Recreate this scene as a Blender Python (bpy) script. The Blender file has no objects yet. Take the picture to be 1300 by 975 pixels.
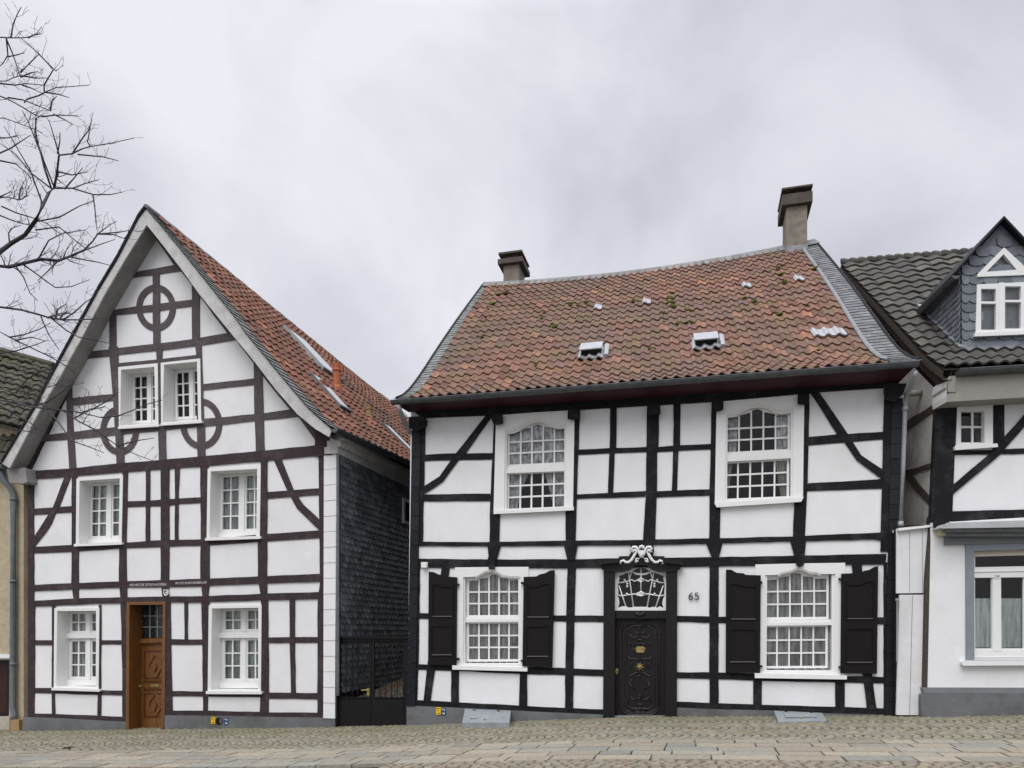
import bpy, bmesh, math, random
from mathutils import Vector, Matrix, noise
from mathutils.geometry import tessellate_polygon
rnd = random.Random(7)
SC = bpy.context.scene
COL = SC.collection
CAMZ = 1.65
FPX, PX0, PY0 = 940.0, 650.0, 800.0
CAM = Vector((0, 0, CAMZ))

# ------------------------------------------------------------------ materials
def nt(m):
    m.use_nodes = True
    t = m.node_tree
    t.nodes.clear()
    return t
def N(t, typ, **kw):
    n = t.nodes.new(typ)
    for k, v in kw.items():
        if k in n.inputs: n.inputs[k].default_value = v
        else: setattr(n, k, v)
    return n
def c4(c): return (c[0], c[1], c[2], 1)
def srgb(r, g, b):
    f = lambda x: (x/255/12.92) if x/255 <= .04045 else ((x/255+.055)/1.055)**2.4
    return (f(r), f(g), f(b))
def material(name, c1, c2=None, scale=3.0, rough=.8, bump=.0, bscale=40, stretch=(1, 1, 1), detail=6, c3=None, s3=.6, lo=.35, hi=.65,
             island=0.0, metal=0.0, spec=.3, streak=0.0):
    m = bpy.data.materials.new(name); t = nt(m); L = t.links.new
    out = N(t, 'ShaderNodeOutputMaterial'); b = N(t, 'ShaderNodeBsdfPrincipled')
    L(b.outputs[0], out.inputs[0])
    b.inputs['Roughness'].default_value = rough; b.inputs['Metallic'].default_value = metal
    b.inputs['Specular IOR Level'].default_value = spec
    tc = N(t, 'ShaderNodeTexCoord'); mp = N(t, 'ShaderNodeMapping'); mp.inputs['Scale'].default_value = stretch
    L(tc.outputs['Object'], mp.inputs[0])
    c2 = c2 or c1
    no = N(t, 'ShaderNodeTexNoise', Scale=scale, Detail=detail); no.inputs['Roughness'].default_value = .65
    L(mp.outputs[0], no.inputs['Vector'])
    rp = N(t, 'ShaderNodeMapRange'); rp.inputs[1].default_value = lo; rp.inputs[2].default_value = hi
    L(no.outputs[0], rp.inputs[0])
    mx = N(t, 'ShaderNodeMix', data_type='RGBA'); mx.inputs[6].default_value = c4(c1); mx.inputs[7].default_value = c4(c2)
    L(rp.outputs[0], mx.inputs[0]); col = mx.outputs[2]
    if c3:
        n3 = N(t, 'ShaderNodeTexNoise', Scale=s3, Detail=8); L(tc.outputs['Object'], n3.inputs['Vector'])
        n3.inputs['Roughness'].default_value = .7
        r3 = N(t, 'ShaderNodeMapRange'); r3.inputs[1].default_value = .5; r3.inputs[2].default_value = .72
        L(n3.outputs[0], r3.inputs[0])
        m3 = N(t, 'ShaderNodeMix', data_type='RGBA'); L(r3.outputs[0], m3.inputs[0]); L(col, m3.inputs[6]); m3.inputs[7].default_value = c4(c3)
        col = m3.outputs[2]
    if island:
        g = N(t, 'ShaderNodeNewGeometry'); mr = N(t, 'ShaderNodeMapRange')
        mr.inputs[3].default_value = 1-island; mr.inputs[4].default_value = 1+island
        L(g.outputs['Random Per Island'], mr.inputs[0])
        hs = N(t, 'ShaderNodeHueSaturation'); L(mr.outputs[0], hs.inputs['Value']); L(col, hs.inputs['Color']); col = hs.outputs[0]
    L(col, b.inputs['Base Color'])
    if bump:
        n2 = N(t, 'ShaderNodeTexNoise', Scale=bscale, Detail=4); L(mp.outputs[0], n2.inputs['Vector'])
        bp = N(t, 'ShaderNodeBump'); bp.inputs['Strength'].default_value = bump; bp.inputs['Distance'].default_value = .02
        L(n2.outputs[0], bp.inputs['Height']); L(bp.outputs[0], b.inputs['Normal'])
    return m
def ramp_material(name, stops, dirt, rough=.85, moss=None, mscale=3.0, streak=None):
    """tiles: every loose tile takes its own colour from the ramp, plus broad weathering"""
    m = bpy.data.materials.new(name); t = nt(m); L = t.links.new
    out = N(t, 'ShaderNodeOutputMaterial'); b = N(t, 'ShaderNodeBsdfPrincipled'); L(b.outputs[0], out.inputs[0])
    b.inputs['Roughness'].default_value = rough; b.inputs['Specular IOR Level'].default_value = .25
    g = N(t, 'ShaderNodeNewGeometry'); cr = N(t, 'ShaderNodeValToRGB'); L(g.outputs['Random Per Island'], cr.inputs[0])
    e = cr.color_ramp.elements
    while len(e) < len(stops): e.new(.5)
    for i, (p, c) in enumerate(stops): e[i].position = p; e[i].color = c4(c)
    tc = N(t, 'ShaderNodeTexCoord')
    n1 = N(t, 'ShaderNodeTexNoise', Scale=.55, Detail=8); n1.inputs['Roughness'].default_value = .68; L(tc.outputs['Object'], n1.inputs['Vector'])
    r1 = N(t, 'ShaderNodeMapRange'); r1.inputs[1].default_value = .40; r1.inputs[2].default_value = .68; r1.inputs[4].default_value = .85
    L(n1.outputs[0], r1.inputs[0])
    mx = N(t, 'ShaderNodeMix', data_type='RGBA'); L(r1.outputs[0], mx.inputs[0]); L(cr.outputs[0], mx.inputs[6]); mx.inputs[7].default_value = c4(dirt)
    n2 = N(t, 'ShaderNodeTexNoise', Scale=9.0, Detail=8); n2.inputs['Roughness'].default_value = .7; L(tc.outputs['Object'], n2.inputs['Vector'])
    r2 = N(t, 'ShaderNodeMapRange'); r2.inputs[1].default_value = .3; r2.inputs[2].default_value = .75; r2.inputs[3].default_value = .6; r2.inputs[4].default_value = 1.35
    L(n2.outputs[0], r2.inputs[0])
    hs = N(t, 'ShaderNodeHueSaturation'); L(mx.outputs[2], hs.inputs['Color']); L(r2.outputs[0], hs.inputs['Value'])
    col = hs.outputs[0]
    if moss:
        n3 = N(t, 'ShaderNodeTexNoise', Scale=mscale, Detail=8); n3.inputs['Roughness'].default_value = .75; L(tc.outputs['Object'], n3.inputs['Vector'])
        r3 = N(t, 'ShaderNodeMapRange'); r3.inputs[1].default_value = .51; r3.inputs[2].default_value = .74; r3.inputs[4].default_value = .85; L(n3.outputs[0], r3.inputs[0])
        m3 = N(t, 'ShaderNodeMix', data_type='RGBA'); L(r3.outputs[0], m3.inputs[0]); L(col, m3.inputs[6]); m3.inputs[7].default_value = c4(moss); col = m3.outputs[2]
    L(col, b.inputs['Base Color'])
    bp = N(t, 'ShaderNodeBump'); bp.inputs['Strength'].default_value = .35; bp.inputs['Distance'].default_value = .02
    L(n2.outputs[0], bp.inputs['Height']); L(bp.outputs[0], b.inputs['Normal'])
    return m
def attr_material(name, rough=.85, bscale=30, bump=.4):
    m = bpy.data.materials.new(name); t = nt(m); L = t.links.new
    out = N(t, 'ShaderNodeOutputMaterial'); b = N(t, 'ShaderNodeBsdfPrincipled'); L(b.outputs[0], out.inputs[0])
    b.inputs['Roughness'].default_value = rough; b.inputs['Specular IOR Level'].default_value = .3
    a = N(t, 'ShaderNodeAttribute', attribute_name='Col'); tc = N(t, 'ShaderNodeTexCoord')
    n = N(t, 'ShaderNodeTexNoise', Scale=bscale, Detail=6); n.inputs['Roughness'].default_value = .7; L(tc.outputs['Object'], n.inputs['Vector'])
    r = N(t, 'ShaderNodeMapRange'); r.inputs[1].default_value = .3; r.inputs[2].default_value = .7; r.inputs[3].default_value = .72; r.inputs[4].default_value = 1.28
    L(n.outputs[0], r.inputs[0]); hs = N(t, 'ShaderNodeHueSaturation'); L(a.outputs[0], hs.inputs['Color']); L(r.outputs[0], hs.inputs['Value'])
    L(hs.outputs[0], b.inputs['Base Color'])
    bp = N(t, 'ShaderNodeBump'); bp.inputs['Strength'].default_value = bump; bp.inputs['Distance'].default_value = .01
    L(n.outputs[0], bp.inputs['Height']); L(bp.outputs[0], b.inputs['Normal'])
    return m
def glass_material(name, tint=(.93, .96, .955), boost=1.0, wav=.02):
    m = bpy.data.materials.new(name); t = nt(m); L = t.links.new
    out = N(t, 'ShaderNodeOutputMaterial'); tr = N(t, 'ShaderNodeBsdfTransparent'); gl = N(t, 'ShaderNodeBsdfGlossy')
    tr.inputs[0].default_value = c4(tint); gl.inputs['Roughness'].default_value = .02
    fr = N(t, 'ShaderNodeFresnel', IOR=1.5); mu = N(t, 'ShaderNodeMath', operation='MULTIPLY'); mu.inputs[1].default_value = boost; mu.use_clamp = True
    tc = N(t, 'ShaderNodeTexCoord'); n = N(t, 'ShaderNodeTexNoise', Scale=5.0, Detail=1); L(tc.outputs['Object'], n.inputs['Vector'])
    bp = N(t, 'ShaderNodeBump'); bp.inputs['Strength'].default_value = .25; bp.inputs['Distance'].default_value = wav
    L(n.outputs[0], bp.inputs['Height']); L(bp.outputs[0], gl.inputs['Normal'])
    L(fr.outputs[0], mu.inputs[0]); mx = N(t, 'ShaderNodeMixShader'); L(mu.outputs[0], mx.inputs[0]); L(tr.outputs[0], mx.inputs[1]); L(gl.outputs[0], mx.inputs[2])
    L(mx.outputs[0], out.inputs[0]); return m
def curtain_material(name, c, alpha=.85, lace=0.0):
    m = bpy.data.materials.new(name); t = nt(m); L = t.links.new
    out = N(t, 'ShaderNodeOutputMaterial'); d = N(t, 'ShaderNodeBsdfDiffuse'); d.inputs[0].default_value = c4(c)
    tr = N(t, 'ShaderNodeBsdfTransparent'); mx = N(t, 'ShaderNodeMixShader'); L(tr.outputs[0], mx.inputs[1]); L(d.outputs[0], mx.inputs[2]); L(mx.outputs[0], out.inputs[0])
    tc = N(t, 'ShaderNodeTexCoord'); mp = N(t, 'ShaderNodeMapping'); mp.inputs['Scale'].default_value = (1, 1, .12 if not lace else .5); L(tc.outputs['Object'], mp.inputs[0])
    n = N(t, 'ShaderNodeTexNoise', Scale=22.0 if not lace else 16.0, Detail=4); L(mp.outputs[0], n.inputs['Vector'])
    r = N(t, 'ShaderNodeMapRange'); r.inputs[1].default_value = .35; r.inputs[2].default_value = .65
    r.inputs[3].default_value = alpha-.3-lace; r.inputs[4].default_value = min(1, alpha+.15); L(n.outputs[0], r.inputs[0]); L(r.outputs[0], mx.inputs[0]); return m

M = {}
M['plaster'] = material('white_plaster', (.80, .805, .815), (.755, .765, .775), 1.2, .9, .22, 55, c3=(.70, .70, .69), s3=.9)
M['plaster_b'] = material('white_plaster_smooth', (.80, .806, .816), (.745, .752, .765), 2.2, .9, .16, 45, (1, 1, .45), c3=(.715, .715, .705), s3=.8)
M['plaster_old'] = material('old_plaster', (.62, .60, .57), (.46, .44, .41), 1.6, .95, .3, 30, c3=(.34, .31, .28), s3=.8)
M['oak_dark'] = material('dark_brown_timber', (.048, .030, .034), (.028, .018, .021), 6, .7, .5, 18, (3, 3, 3), c3=(.085, .062, .062), s3=3.5)
M['oak_faded'] = material('sun_faded_brown_timber', (.098, .080, .084), (.066, .052, .056), 6, .75, .5, 18, (3, 3, 3), c3=(.13, .112, .112), s3=2.5)
M['oak_black'] = material('black_timber', (.013, .0135, .016), (.007, .0075, .009), 6, .72, .6, 18, (3, 3, 3), c3=(.040, .041, .044), s3=2.6, spec=.18)
M['oak_grey'] = material('weathered_timber', (.085, .065, .05), (.045, .034, .027), 8, .8, .6, 20, (3, 3, 3))
M['black_slate_trim'] = material('black_painted_slate', (.009, .0105, .0145), (.014, .016, .020), 5, .6, .3, 20, island=.3, spec=.2)
M['paint_white'] = material('white_gloss_paint', (.80, .80, .79), (.77, .77, .755), 3, .4, .03, 40, spec=.5)
M['paint_grey'] = material('grey_bargeboard_paint', (.58, .57, .56), (.49, .485, .475), 5, .6, .25, 30, c3=(.40, .39, .37), s3=2.5)
M['soffit'] = material('soffit_boards', (.29, .285, .27), (.23, .225, .215), 4, .7, .2, 20)
M['maroon'] = material('maroon_paint', (.050, .013, .019), (.040, .010, .015), 3, .55, .1, 20)
M['plinth'] = material('grey_plinth_paint', (.165, .175, .182), (.125, .132, .138), 2.5, .9, .45, 45, c3=(.105, .105, .095), s3=1.3)
M['zinc'] = material('zinc_gutter', (.13, .14, .145), (.09, .098, .10), 5, .45, .06, 20, metal=.5)
M['galv'] = material('galvanised_pipe', (.36, .39, .40), (.28, .30, .31), 6, .5, .05, 20, metal=.3)
M['greypipe'] = material('grey_painted_pipe', (.155, .18, .19), (.12, .14, .15), 6, .5, .05, 20)
M['lead'] = material('lead_flashing', (.30, .31, .33), (.20, .21, .225), 5, .6, .25, 20)
M['slate'] = material('dark_slate', (.105, .115, .130), (.155, .168, .185), 3, .4, .35, 25, c3=(.075, .082, .094), s3=2, island=.45, spec=.5)
M['slate_blue'] = material('blue_grey_slate', (.115, .130, .155), (.165, .18, .205), 3, .45, .3, 22, c3=(.085, .095, .115), s3=3, island=.3, spec=.5)
M['slate_verge'] = material('weathered_verge_slate', (.135, .142, .140), (.205, .215, .208), 4, .6, .3, 22, c3=(.13, .137, .128), s3=2.5, island=.22)
M['slate_verge_dark'] = material('streaked_verge_slate', (.105, .11, .115), (.185, .19, .19), 5, .55, .3, 22, (1, 1, 1), c3=(.07, .073, .078), s3=3.5, island=.25)
M['slate_base'] = material('slate_backing', (.012, .013, .015), None, 3, .8)
M['tiles_red'] = ramp_material('clay_pantiles', [(0, (.150, .078, .058)), (.2, (.232, .116, .083)), (.42, (.185, .104, .081)), (.62, (.265, .134, .096)), (.82, (.205, .125, .100)), (.94, (.30, .150, .102)), (1, (.40, .19, .12))],
                               (.138, .108, .087), moss=(.165, .140, .045), mscale=1.7)
M['tiles_left'] = ramp_material('red_hollow_tiles', [(0, (.165, .072, .050)), (.3, (.225, .095, .064)), (.6, (.185, .092, .068)), (.9, (.30, .125, .080)), (1, (.38, .17, .11))],
                                (.105, .082, .066))
M['tiles_dark'] = ramp_material('grey_concrete_tiles', [(0, (.070, .066, .060)), (.4, (.088, .083, .076)), (.85, (.108, .102, .093)), (1, (.16, .142, .112))],
                                (.070, .067, .062), moss=(.105, .098, .070))
M['tiles_far'] = ramp_material('mossy_brown_tiles', [(0, (.045, .040, .032)), (.5, (.075, .067, .052)), (1, (.11, .098, .075))], (.06, .056, .038), moss=(.07, .075, .03))
M['roof_under'] = material('roof_underlay', (.03, .022, .018), None, 3, .9)
M['moss'] = material('green_moss', (.11, .125, .015), (.06, .075, .012), 20, 1.0, .6, 50)
M['metal_light'] = material('pale_metal', (.43, .445, .465), (.33, .345, .365), 8, .45, .1, 20, metal=.2)
M['chimney'] = material('grey_brown_render', (.27, .235, .19), (.20, .172, .14), 4, .95, .35, 30, c3=(.15, .13, .105), s3=2)
M['chimney_cap'] = material('dark_chimney_slab', (.105, .09, .075), (.07, .06, .052), 5, .9, .3, 30)
M['terracotta'] = material('terracotta_pipe', (.46, .155, .065), (.40, .13, .055), 6, .7, .1, 20)
M['ochre'] = material('ochre_cap', (.34, .225, .11), None, 6, .7)
M['shutter'] = material('dark_brown_shutter', (.0085, .0065, .0066), (.006, .0046, .005), 5, .58, .25, 14, (8, 8, 1), spec=.2)
M['shutter_edge'] = material('pale_ledge', (.12, .115, .11), None, 4, .6)
M['door_black'] = material('black_brown_door', (.0075, .006, .0062), (.011, .009, .009), 5, .42, .2, 16, (6, 6, 1), spec=.3)
M['carving'] = material('carved_door_relief', (.016, .013, .014), (.024, .020, .020), 12, .40, .2, 30, spec=.6)
M['door_oak'] = material('varnished_oak', (.20, .085, .022), (.115, .045, .012), 5, .38, .2, 14, (7, 7, .8), spec=.5)
M['door_oak_dark'] = material('dark_oak_trim', (.10, .037, .010), (.07, .025, .007), 5, .4, .2, 14, (7, 7, .8))
M['brass'] = material('brass', (.50, .39, .16), (.36, .27, .10), 14, .4, .0, 20, metal=.8)
M['steel'] = material('steel', (.6, .6, .6), None, 8, .3, metal=.9)
M['iron'] = material('black_iron', (.007, .007, .0075), (.010, .010, .011), 6, .6, .1, 20, spec=.2)
M['bluegrey'] = material('blue_grey_paint', (.24, .266, .30), (.205, .228, .258), 4, .6, .08, 20)
M['cornice_grey'] = material('grey_cornice_paint', (.20, .215, .225), (.17, .18, .19), 4, .7, .08, 20)
M['cornice_light'] = material('pale_grey_cornice_paint', (.46, .475, .485), (.39, .40, .41), 4, .6, .08, 20)
M['taupe'] = material('taupe_soffit', (.30, .285, .255), (.27, .255, .23), 4, .7, .05, 20)
M['render_beige'] = material('beige_roughcast', (.50, .43, .31), (.42, .355, .25), 6, 1, .9, 28, c3=(.36, .30, .21), s3=1.2)
M['board_white'] = material('white_boards', (.72, .73, .74), (.66, .67, .68), 3, .6, .08, 20, c3=(.60, .60, .59), s3=1.2)
M['dark_gap'] = material('dark_void', (.012, .010, .010), None, 3, .95)
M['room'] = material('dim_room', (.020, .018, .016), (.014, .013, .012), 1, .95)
M['blind'] = material('beige_blind', (.55, .49, .40), None, 3, .8)
M['hatch'] = material('grey_painted_steel', (.29, .315, .33), (.24, .26, .275), 5, .55, .1, 30, c3=(.21, .22, .225), s3=3)
M['yellow'] = material('yellow_plate', (.75, .48, .01), None, 3, .5)
M['blue'] = material('blue_plate', (.035, .075, .165), None, 3, .5)
M['ink'] = material('black_ink', (.02, .02, .02), None, 3, .6)
M['ink_white'] = material('white_paint_letters', (.62, .60, .60), None, 3, .6)
M['number'] = material('dark_metal_numeral', (.085, .085, .09), None, 3, .45, metal=.4)
M['lamp'] = material('yellowed_plastic', (.62, .58, .40), None, 3, .5)
M['stone'] = material('pale_door_stone', (.46, .42, .35), (.38, .35, .29), 5, .9, .2, 30)
M['bark'] = material('grey_bark', (.080, .072, .082), (.050, .045, .053), 9, .9, .5, 30)
M['leaf'] = material('dead_leaf', (.17, .08, .04), (.10, .05, .03), 20, .9)
M['cobble'] = attr_material('cobble_stone')
M['flag'] = attr_material('paving_flag', .8, 18, .3)
M['street'] = material('dark_joint_grit', (.045, .042, .034), (.065, .060, .047), 12, 1, .5, 60, c3=(.055, .06, .03), s3=1.5)
M['glass'] = glass_material('window_glass', boost=1.0)
M['glass_sky'] = glass_material('skylight_glass', (.5, .55, .6), 3.0)
M['net'] = curtain_material('net_curtain', (.86, .85, .83), .62)
M['lace'] = curtain_material('lace_curtain', (.90, .90, .91), .86, .22)
M['voile'] = curtain_material('green_grey_voile', (.86, .90, .88), .74)
M['cafe'] = curtain_material('pale_cafe_curtain', (.90, .95, .93), .95)
M['drape'] = curtain_material('cream_drape', (.66, .61, .53), .9)

# ------------------------------------------------------------------ mesh builder
class MB:
    def __init__(s): s.v = []; s.f = []; s.c = []
    def add(s, vs, fs, col=None):
        o = len(s.v); s.v += [Vector(v) for v in vs]; s.f += [tuple(i+o for i in f) for f in fs]
        if col is not None: s.c += [col]*len(fs)
        return s
    def join(s, o): s.add(o.v, o.f); return s
    def box(s, p, ax, ay, az):                       # corner + three edge vectors
        p, ax, ay, az = map(Vector, (p, ax, ay, az))
        v = [p, p+ax, p+ax+ay, p+ay]; v += [q+az for q in v]
        return s.add(v, [(0, 3, 2, 1), (4, 5, 6, 7), (0, 1, 5, 4), (1, 2, 6, 5), (2, 3, 7, 6), (3, 0, 4, 7)])
    def tube(s, pts, rad, seg=8, cap=True):
        pts = [Vector(p) for p in pts]; n = len(pts)
        rad = rad if isinstance(rad, (list, tuple)) else [rad]*n
        vs = []; fs = []; ref = Vector((.13, .27, .95))
        for i, p in enumerate(pts):
            d = (pts[min(i+1, n-1)]-pts[max(i-1, 0)])
            d = d.normalized() if d.length > 1e-9 else Vector((0, 0, 1))
            r = ref if abs(d.dot(ref)) < .95 else Vector((1, 0, 0))
            x = d.cross(r).normalized(); y = d.cross(x)
            for k in range(seg):
                a = 2*math.pi*k/seg; vs.append(p+(x*math.cos(a)+y*math.sin(a))*rad[i])
        for i in range(n-1):
            for k in range(seg):
                a, b = i*seg+k, i*seg+(k+1) % seg; fs.append((a, b, b+seg, a+seg))
        if cap: fs += [tuple(range(seg))[::-1], tuple(range((n-1)*seg, n*seg))]
        return s.add(vs, fs)
    def build(s, name, mat, parent=None, label=None, smooth=False, bevel=0, recalc=True):
        me = bpy.data.meshes.new(name); o = bpy.data.objects.new(name, me); COL.objects.link(o)
        off = Vector((0, 0, 0)); p = parent
        while p is not None: off += Vector(p.location); p = p.parent
        if parent is None and s.v:
            lo = [min(v[i] for v in s.v) for i in range(3)]; hi = [max(v[i] for v in s.v) for i in range(3)]
            off = Vector(((lo[0]+hi[0])/2, (lo[1]+hi[1])/2, lo[2])); o.location = off
        me.from_pydata([v-off for v in s.v], [], s.f); me.materials.append(M[mat] if isinstance(mat, str) else mat)
        if s.c:
            ca = me.color_attributes.new('Col', 'FLOAT_COLOR', 'CORNER')
            k = 0
            for pi, pl in enumerate(me.polygons):
                for _ in pl.loop_indices: ca.data[k].color = c4(s.c[pi]); k += 1
        if recalc or bevel:
            bm = bmesh.new(); bm.from_mesh(me)
            if bevel:
                es = [e for e in bm.edges if len(e.link_faces) == 2 and e.calc_face_angle(0) > .6]
                if es: bmesh.ops.bevel(bm, geom=es, offset=bevel, segments=1, affect='EDGES', clamp_overlap=True)
            if recalc: bmesh.ops.recalc_face_normals(bm, faces=bm.faces)
            bm.to_mesh(me); bm.free()
        if isinstance(mat, str) and mat.startswith('glass'):   # panes face the street
            bm = bmesh.new(); bm.from_mesh(me); bm.normal_update()
            bmesh.ops.reverse_faces(bm, faces=[f for f in bm.faces if f.normal.dot(CAM-(f.calc_center_median()+off)) < 0]); bm.to_mesh(me); bm.free()
        if smooth:
            for pl in me.polygons: pl.use_smooth = True
        if parent is not None: o.parent = parent
        if label: o['label'] = label
        return o
def root(name, loc, label, cat, group=None):
    o = bpy.data.objects.new(name, None); COL.objects.link(o); o.location = loc; o.empty_display_size = .3
    o['label'] = label; o['category'] = cat
    if group: o['group'] = group
    return o
def tag(o, label, cat, group=None):
    o['label'] = label; o['category'] = cat
    if group: o['group'] = group
    return o

# ------------------------------------------------------------------ facades
def ray(px, py): return Vector(((px-PX0)/FPX, 1, (PY0-py)/FPX))
class Facade:
    """a real vertical wall plane: point, direction along the wall, outward normal"""
    def __init__(s, P, d, flip=False):
        s.P = Vector((P[0], P[1], 0)); s.d = Vector((d[0], d[1], 0)).normalized()
        s.n = Vector((s.d.y, -s.d.x, 0))
        if flip: s.n = -s.n
    def pt(s, px, py, off=0.0):
        r = ray(px, py); t = (s.P+s.n*off-CAM).dot(s.n)/r.dot(s.n)
        return CAM+r*t
    def uz(s, u, z, off=0.0): return s.P+s.d*u+s.n*off+Vector((0, 0, z))
    def u(s, p): return (p-s.P).dot(s.d)
def on(px, Y): return ((px-PX0)/FPX*Y, Y)
def tess(polys):
    """triangles of a planar polygon with holes; polys = list of lists of Vectors"""
    return [tuple(t) for t in tessellate_polygon(polys)]
def prism(mb, F, poly, front=0.0, back=-.1, holes=(), wrap=True):
    """extruded outline: traced at depth `front`, runs back to `back`"""
    loops = [[F.pt(x, y, front) for x, y in poly]]+[[F.pt(x, y, front) for x, y in h] for h in holes]
    dv = F.n*(back-front)
    if holes:
        vs = [v for l in loops for v in l]; n = len(vs)
        loc = [[Vector((F.u(v), v.z, 0)) for v in l] for l in loops]
        tr = tess(loc)
        vs2 = vs+[v+dv for v in vs]
        fs = list(tr)+[tuple(i+n for i in t[::-1]) for t in tr]
        o = 0
        for l in loops:
            k = len(l)
            for i in range(k):
                a, b = o+i, o+(i+1) % k
                fs.append((a, b, b+n, a+n))
            o += k
        mb.add(vs2, fs)
    else:
        l = loops[0]; n = len(l)
        fs = [tuple(range(n)), tuple(range(n, 2*n))[::-1]]+[(i, (i+1) % n, (i+1) % n+n, i+n) for i in range(n)]
        mb.add(l+[v+dv for v in l], fs)
    return mb
def pr(F, poly, front, back, holes=()): return prism(MB(), F, poly, front, back, holes)
def strip(top, bot): return list(top)+list(bot)[::-1]
def rect(x0, y0, x1, y1): return [(x0, y0), (x1, y0), (x1, y1), (x0, y1)]
def rough_outline(poly, step=14.0, amp=.35):
    """hand-hewn edges: long sides get a few slightly wandering points"""
    out = []
    for i, a in enumerate(poly):
        b = poly[(i+1) % len(poly)]; L = math.dist(a, b); n = max(1, int(L/step)); out.append(a)
        if L < 1e-6: continue
        nx, ny = -(b[1]-a[1])/L, (b[0]-a[0])/L
        for k in range(1, n):
            t = k/n; j = rnd.uniform(-amp, amp)
            out.append((a[0]+(b[0]-a[0])*t+nx*j, a[1]+(b[1]-a[1])*t+ny*j))
    return out
def timber(F, house, kind, poly, mat, front=.022, jitter=.35):
    mb = pr(F, rough_outline(poly, 14, jitter), front+rnd.uniform(0, .0035), -.06)
    return mb.build(kind, mat, house, bevel=.005)
def bil(q, s, t):
    (x0, y0), (x1, y1), (x2, y2), (x3, y3) = q          # TL TR BR BL
    return ((x0*(1-s)+x1*s)*(1-t)+(x3*(1-s)+x2*s)*t, (y0*(1-s)+y1*s)*(1-t)+(y3*(1-s)+y2*s)*t)
def grow(q, e):
    (x0, y0), (x1, y1), (x2, y2), (x3, y3) = q
    return [(x0-e, y0-e), (x1+e, y1-e), (x2+e, y2+e), (x3-e, y3+e)]
def bars_mb(mb, F, q, cols, rows, off, w=1.1, up=0, ts=None):
    for i in range(1, cols):
        a = bil(q, i/cols, 0); b = bil(q, i/cols, 1)
        prism(mb, F, [(a[0]-w, a[1]-up), (a[0]+w, a[1]-up), (b[0]+w, b[1]), (b[0]-w, b[1])], off, off-.03)
    for j in range(1, rows):
        a = bil(q, 0, j/rows); b = bil(q, 1, j/rows)
        prism(mb, F, [(a[0], a[1]-w), (b[0], b[1]-w), (b[0], b[1]+w), (a[0], a[1]+w)], off-.003, off-.028)
def curtain_mb(mb, F, q, off, folds=9, amp=.022, nx=72, ny=5):
    vs = []; fs = []; ph = rnd.random()*6
    for j in range(ny+1):
        for i in range(nx+1):
            s, t = i/nx, j/ny; x, y = bil(q, s, t)
            a = amp*(math.sin(folds*2*math.pi*s+ph+.6*math.sin(7*s+ph))*(.6+.4*t)+.35*math.sin(folds*4.7*math.pi*s+ph*2))
            vs.append(F.pt(x, y, off)+F.n*a)
    for j in range(ny):
        for i in range(nx):
            k = j*(nx+1)+i; fs.append((k, k+1, k+nx+2, k+nx+1))
    mb.add(vs, fs); return mb
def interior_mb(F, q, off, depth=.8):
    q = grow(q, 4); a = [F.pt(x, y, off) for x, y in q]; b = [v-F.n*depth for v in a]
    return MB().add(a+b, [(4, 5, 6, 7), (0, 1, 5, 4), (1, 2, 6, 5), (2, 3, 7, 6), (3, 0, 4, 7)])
def bbox(poly):
    xs = [p[0] for p in poly]; ys = [p[1] for p in poly]; return min(xs), min(ys), max(xs), max(ys)
def qbox(poly):
    """quad round a slightly skewed opening"""
    x0, y0, x1, y1 = bbox(poly); return [(x0, y0), (x1, y0), (x1, y1), (x0, y1)]

# ------------------------------------------------------------------ tiled roofs
def pantile(x):   # across one tile 0..1 : pan on the left, roll on the right
    return .025*math.sin(2*math.pi*(x-.06))-.006*math.cos(4*math.pi*x)
def wave2(x): return .022*math.cos(2*math.pi*(x-.5))
def tile_roof(mb, S, ncol, nrow, prof, a0=0, a1=1, b0=0, b1=1, lift=.035, over=.14, nx=7, skip=None, jit=.006, thick=.016):
    e = 1e-3
    def fr(a, b):
        p = S(a, b); da = (S(a+e, b)-S(a-e, b)).normalized(); db = (S(a, b+e)-S(a, b-e)).normalized()
        n = da.cross(db).normalized()
        if n.z < 0: n = -n
        return p, n
    for r in range(nrow):
        for c in range(ncol):
            ca = a0+(a1-a0)*c/ncol; cb = b0+(b1-b0)*r/nrow; wa = (a1-a0)/ncol; wb = (b1-b0)/nrow
            if skip and skip(ca+wa/2, cb+wb/2): continue
            dl = rnd.uniform(-jit, jit); dt = rnd.uniform(-jit, jit); sh = rnd.uniform(-.04, .04)*wb
            vs = []; fs = []
            for j, t in enumerate((0.0, .5, 1+over)):
                for i in range(nx):
                    x = i/(nx-1)
                    p, n = fr(ca+wa*(x*1.04-.02), cb+wb*t+sh)
                    vs.append(p+n*(.03+prof(x)+lift*(1-t/(1+over))+dl+dt*(x-.5)))
            for j in range(2):
                for i in range(nx-1):
                    k = j*nx+i; fs.append((k, k+1, k+1+nx, k+nx))
            for i in range(nx):
                p, n = fr(ca+wa*(i/(nx-1)*1.04-.02), cb+sh); vs.append(vs[i]-n*thick*1.6)
            for i in range(nx-1): fs.append((i+1, i, 3*nx+i, 3*nx+i+1))
            mb.add(vs, fs)
    return mb
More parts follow.
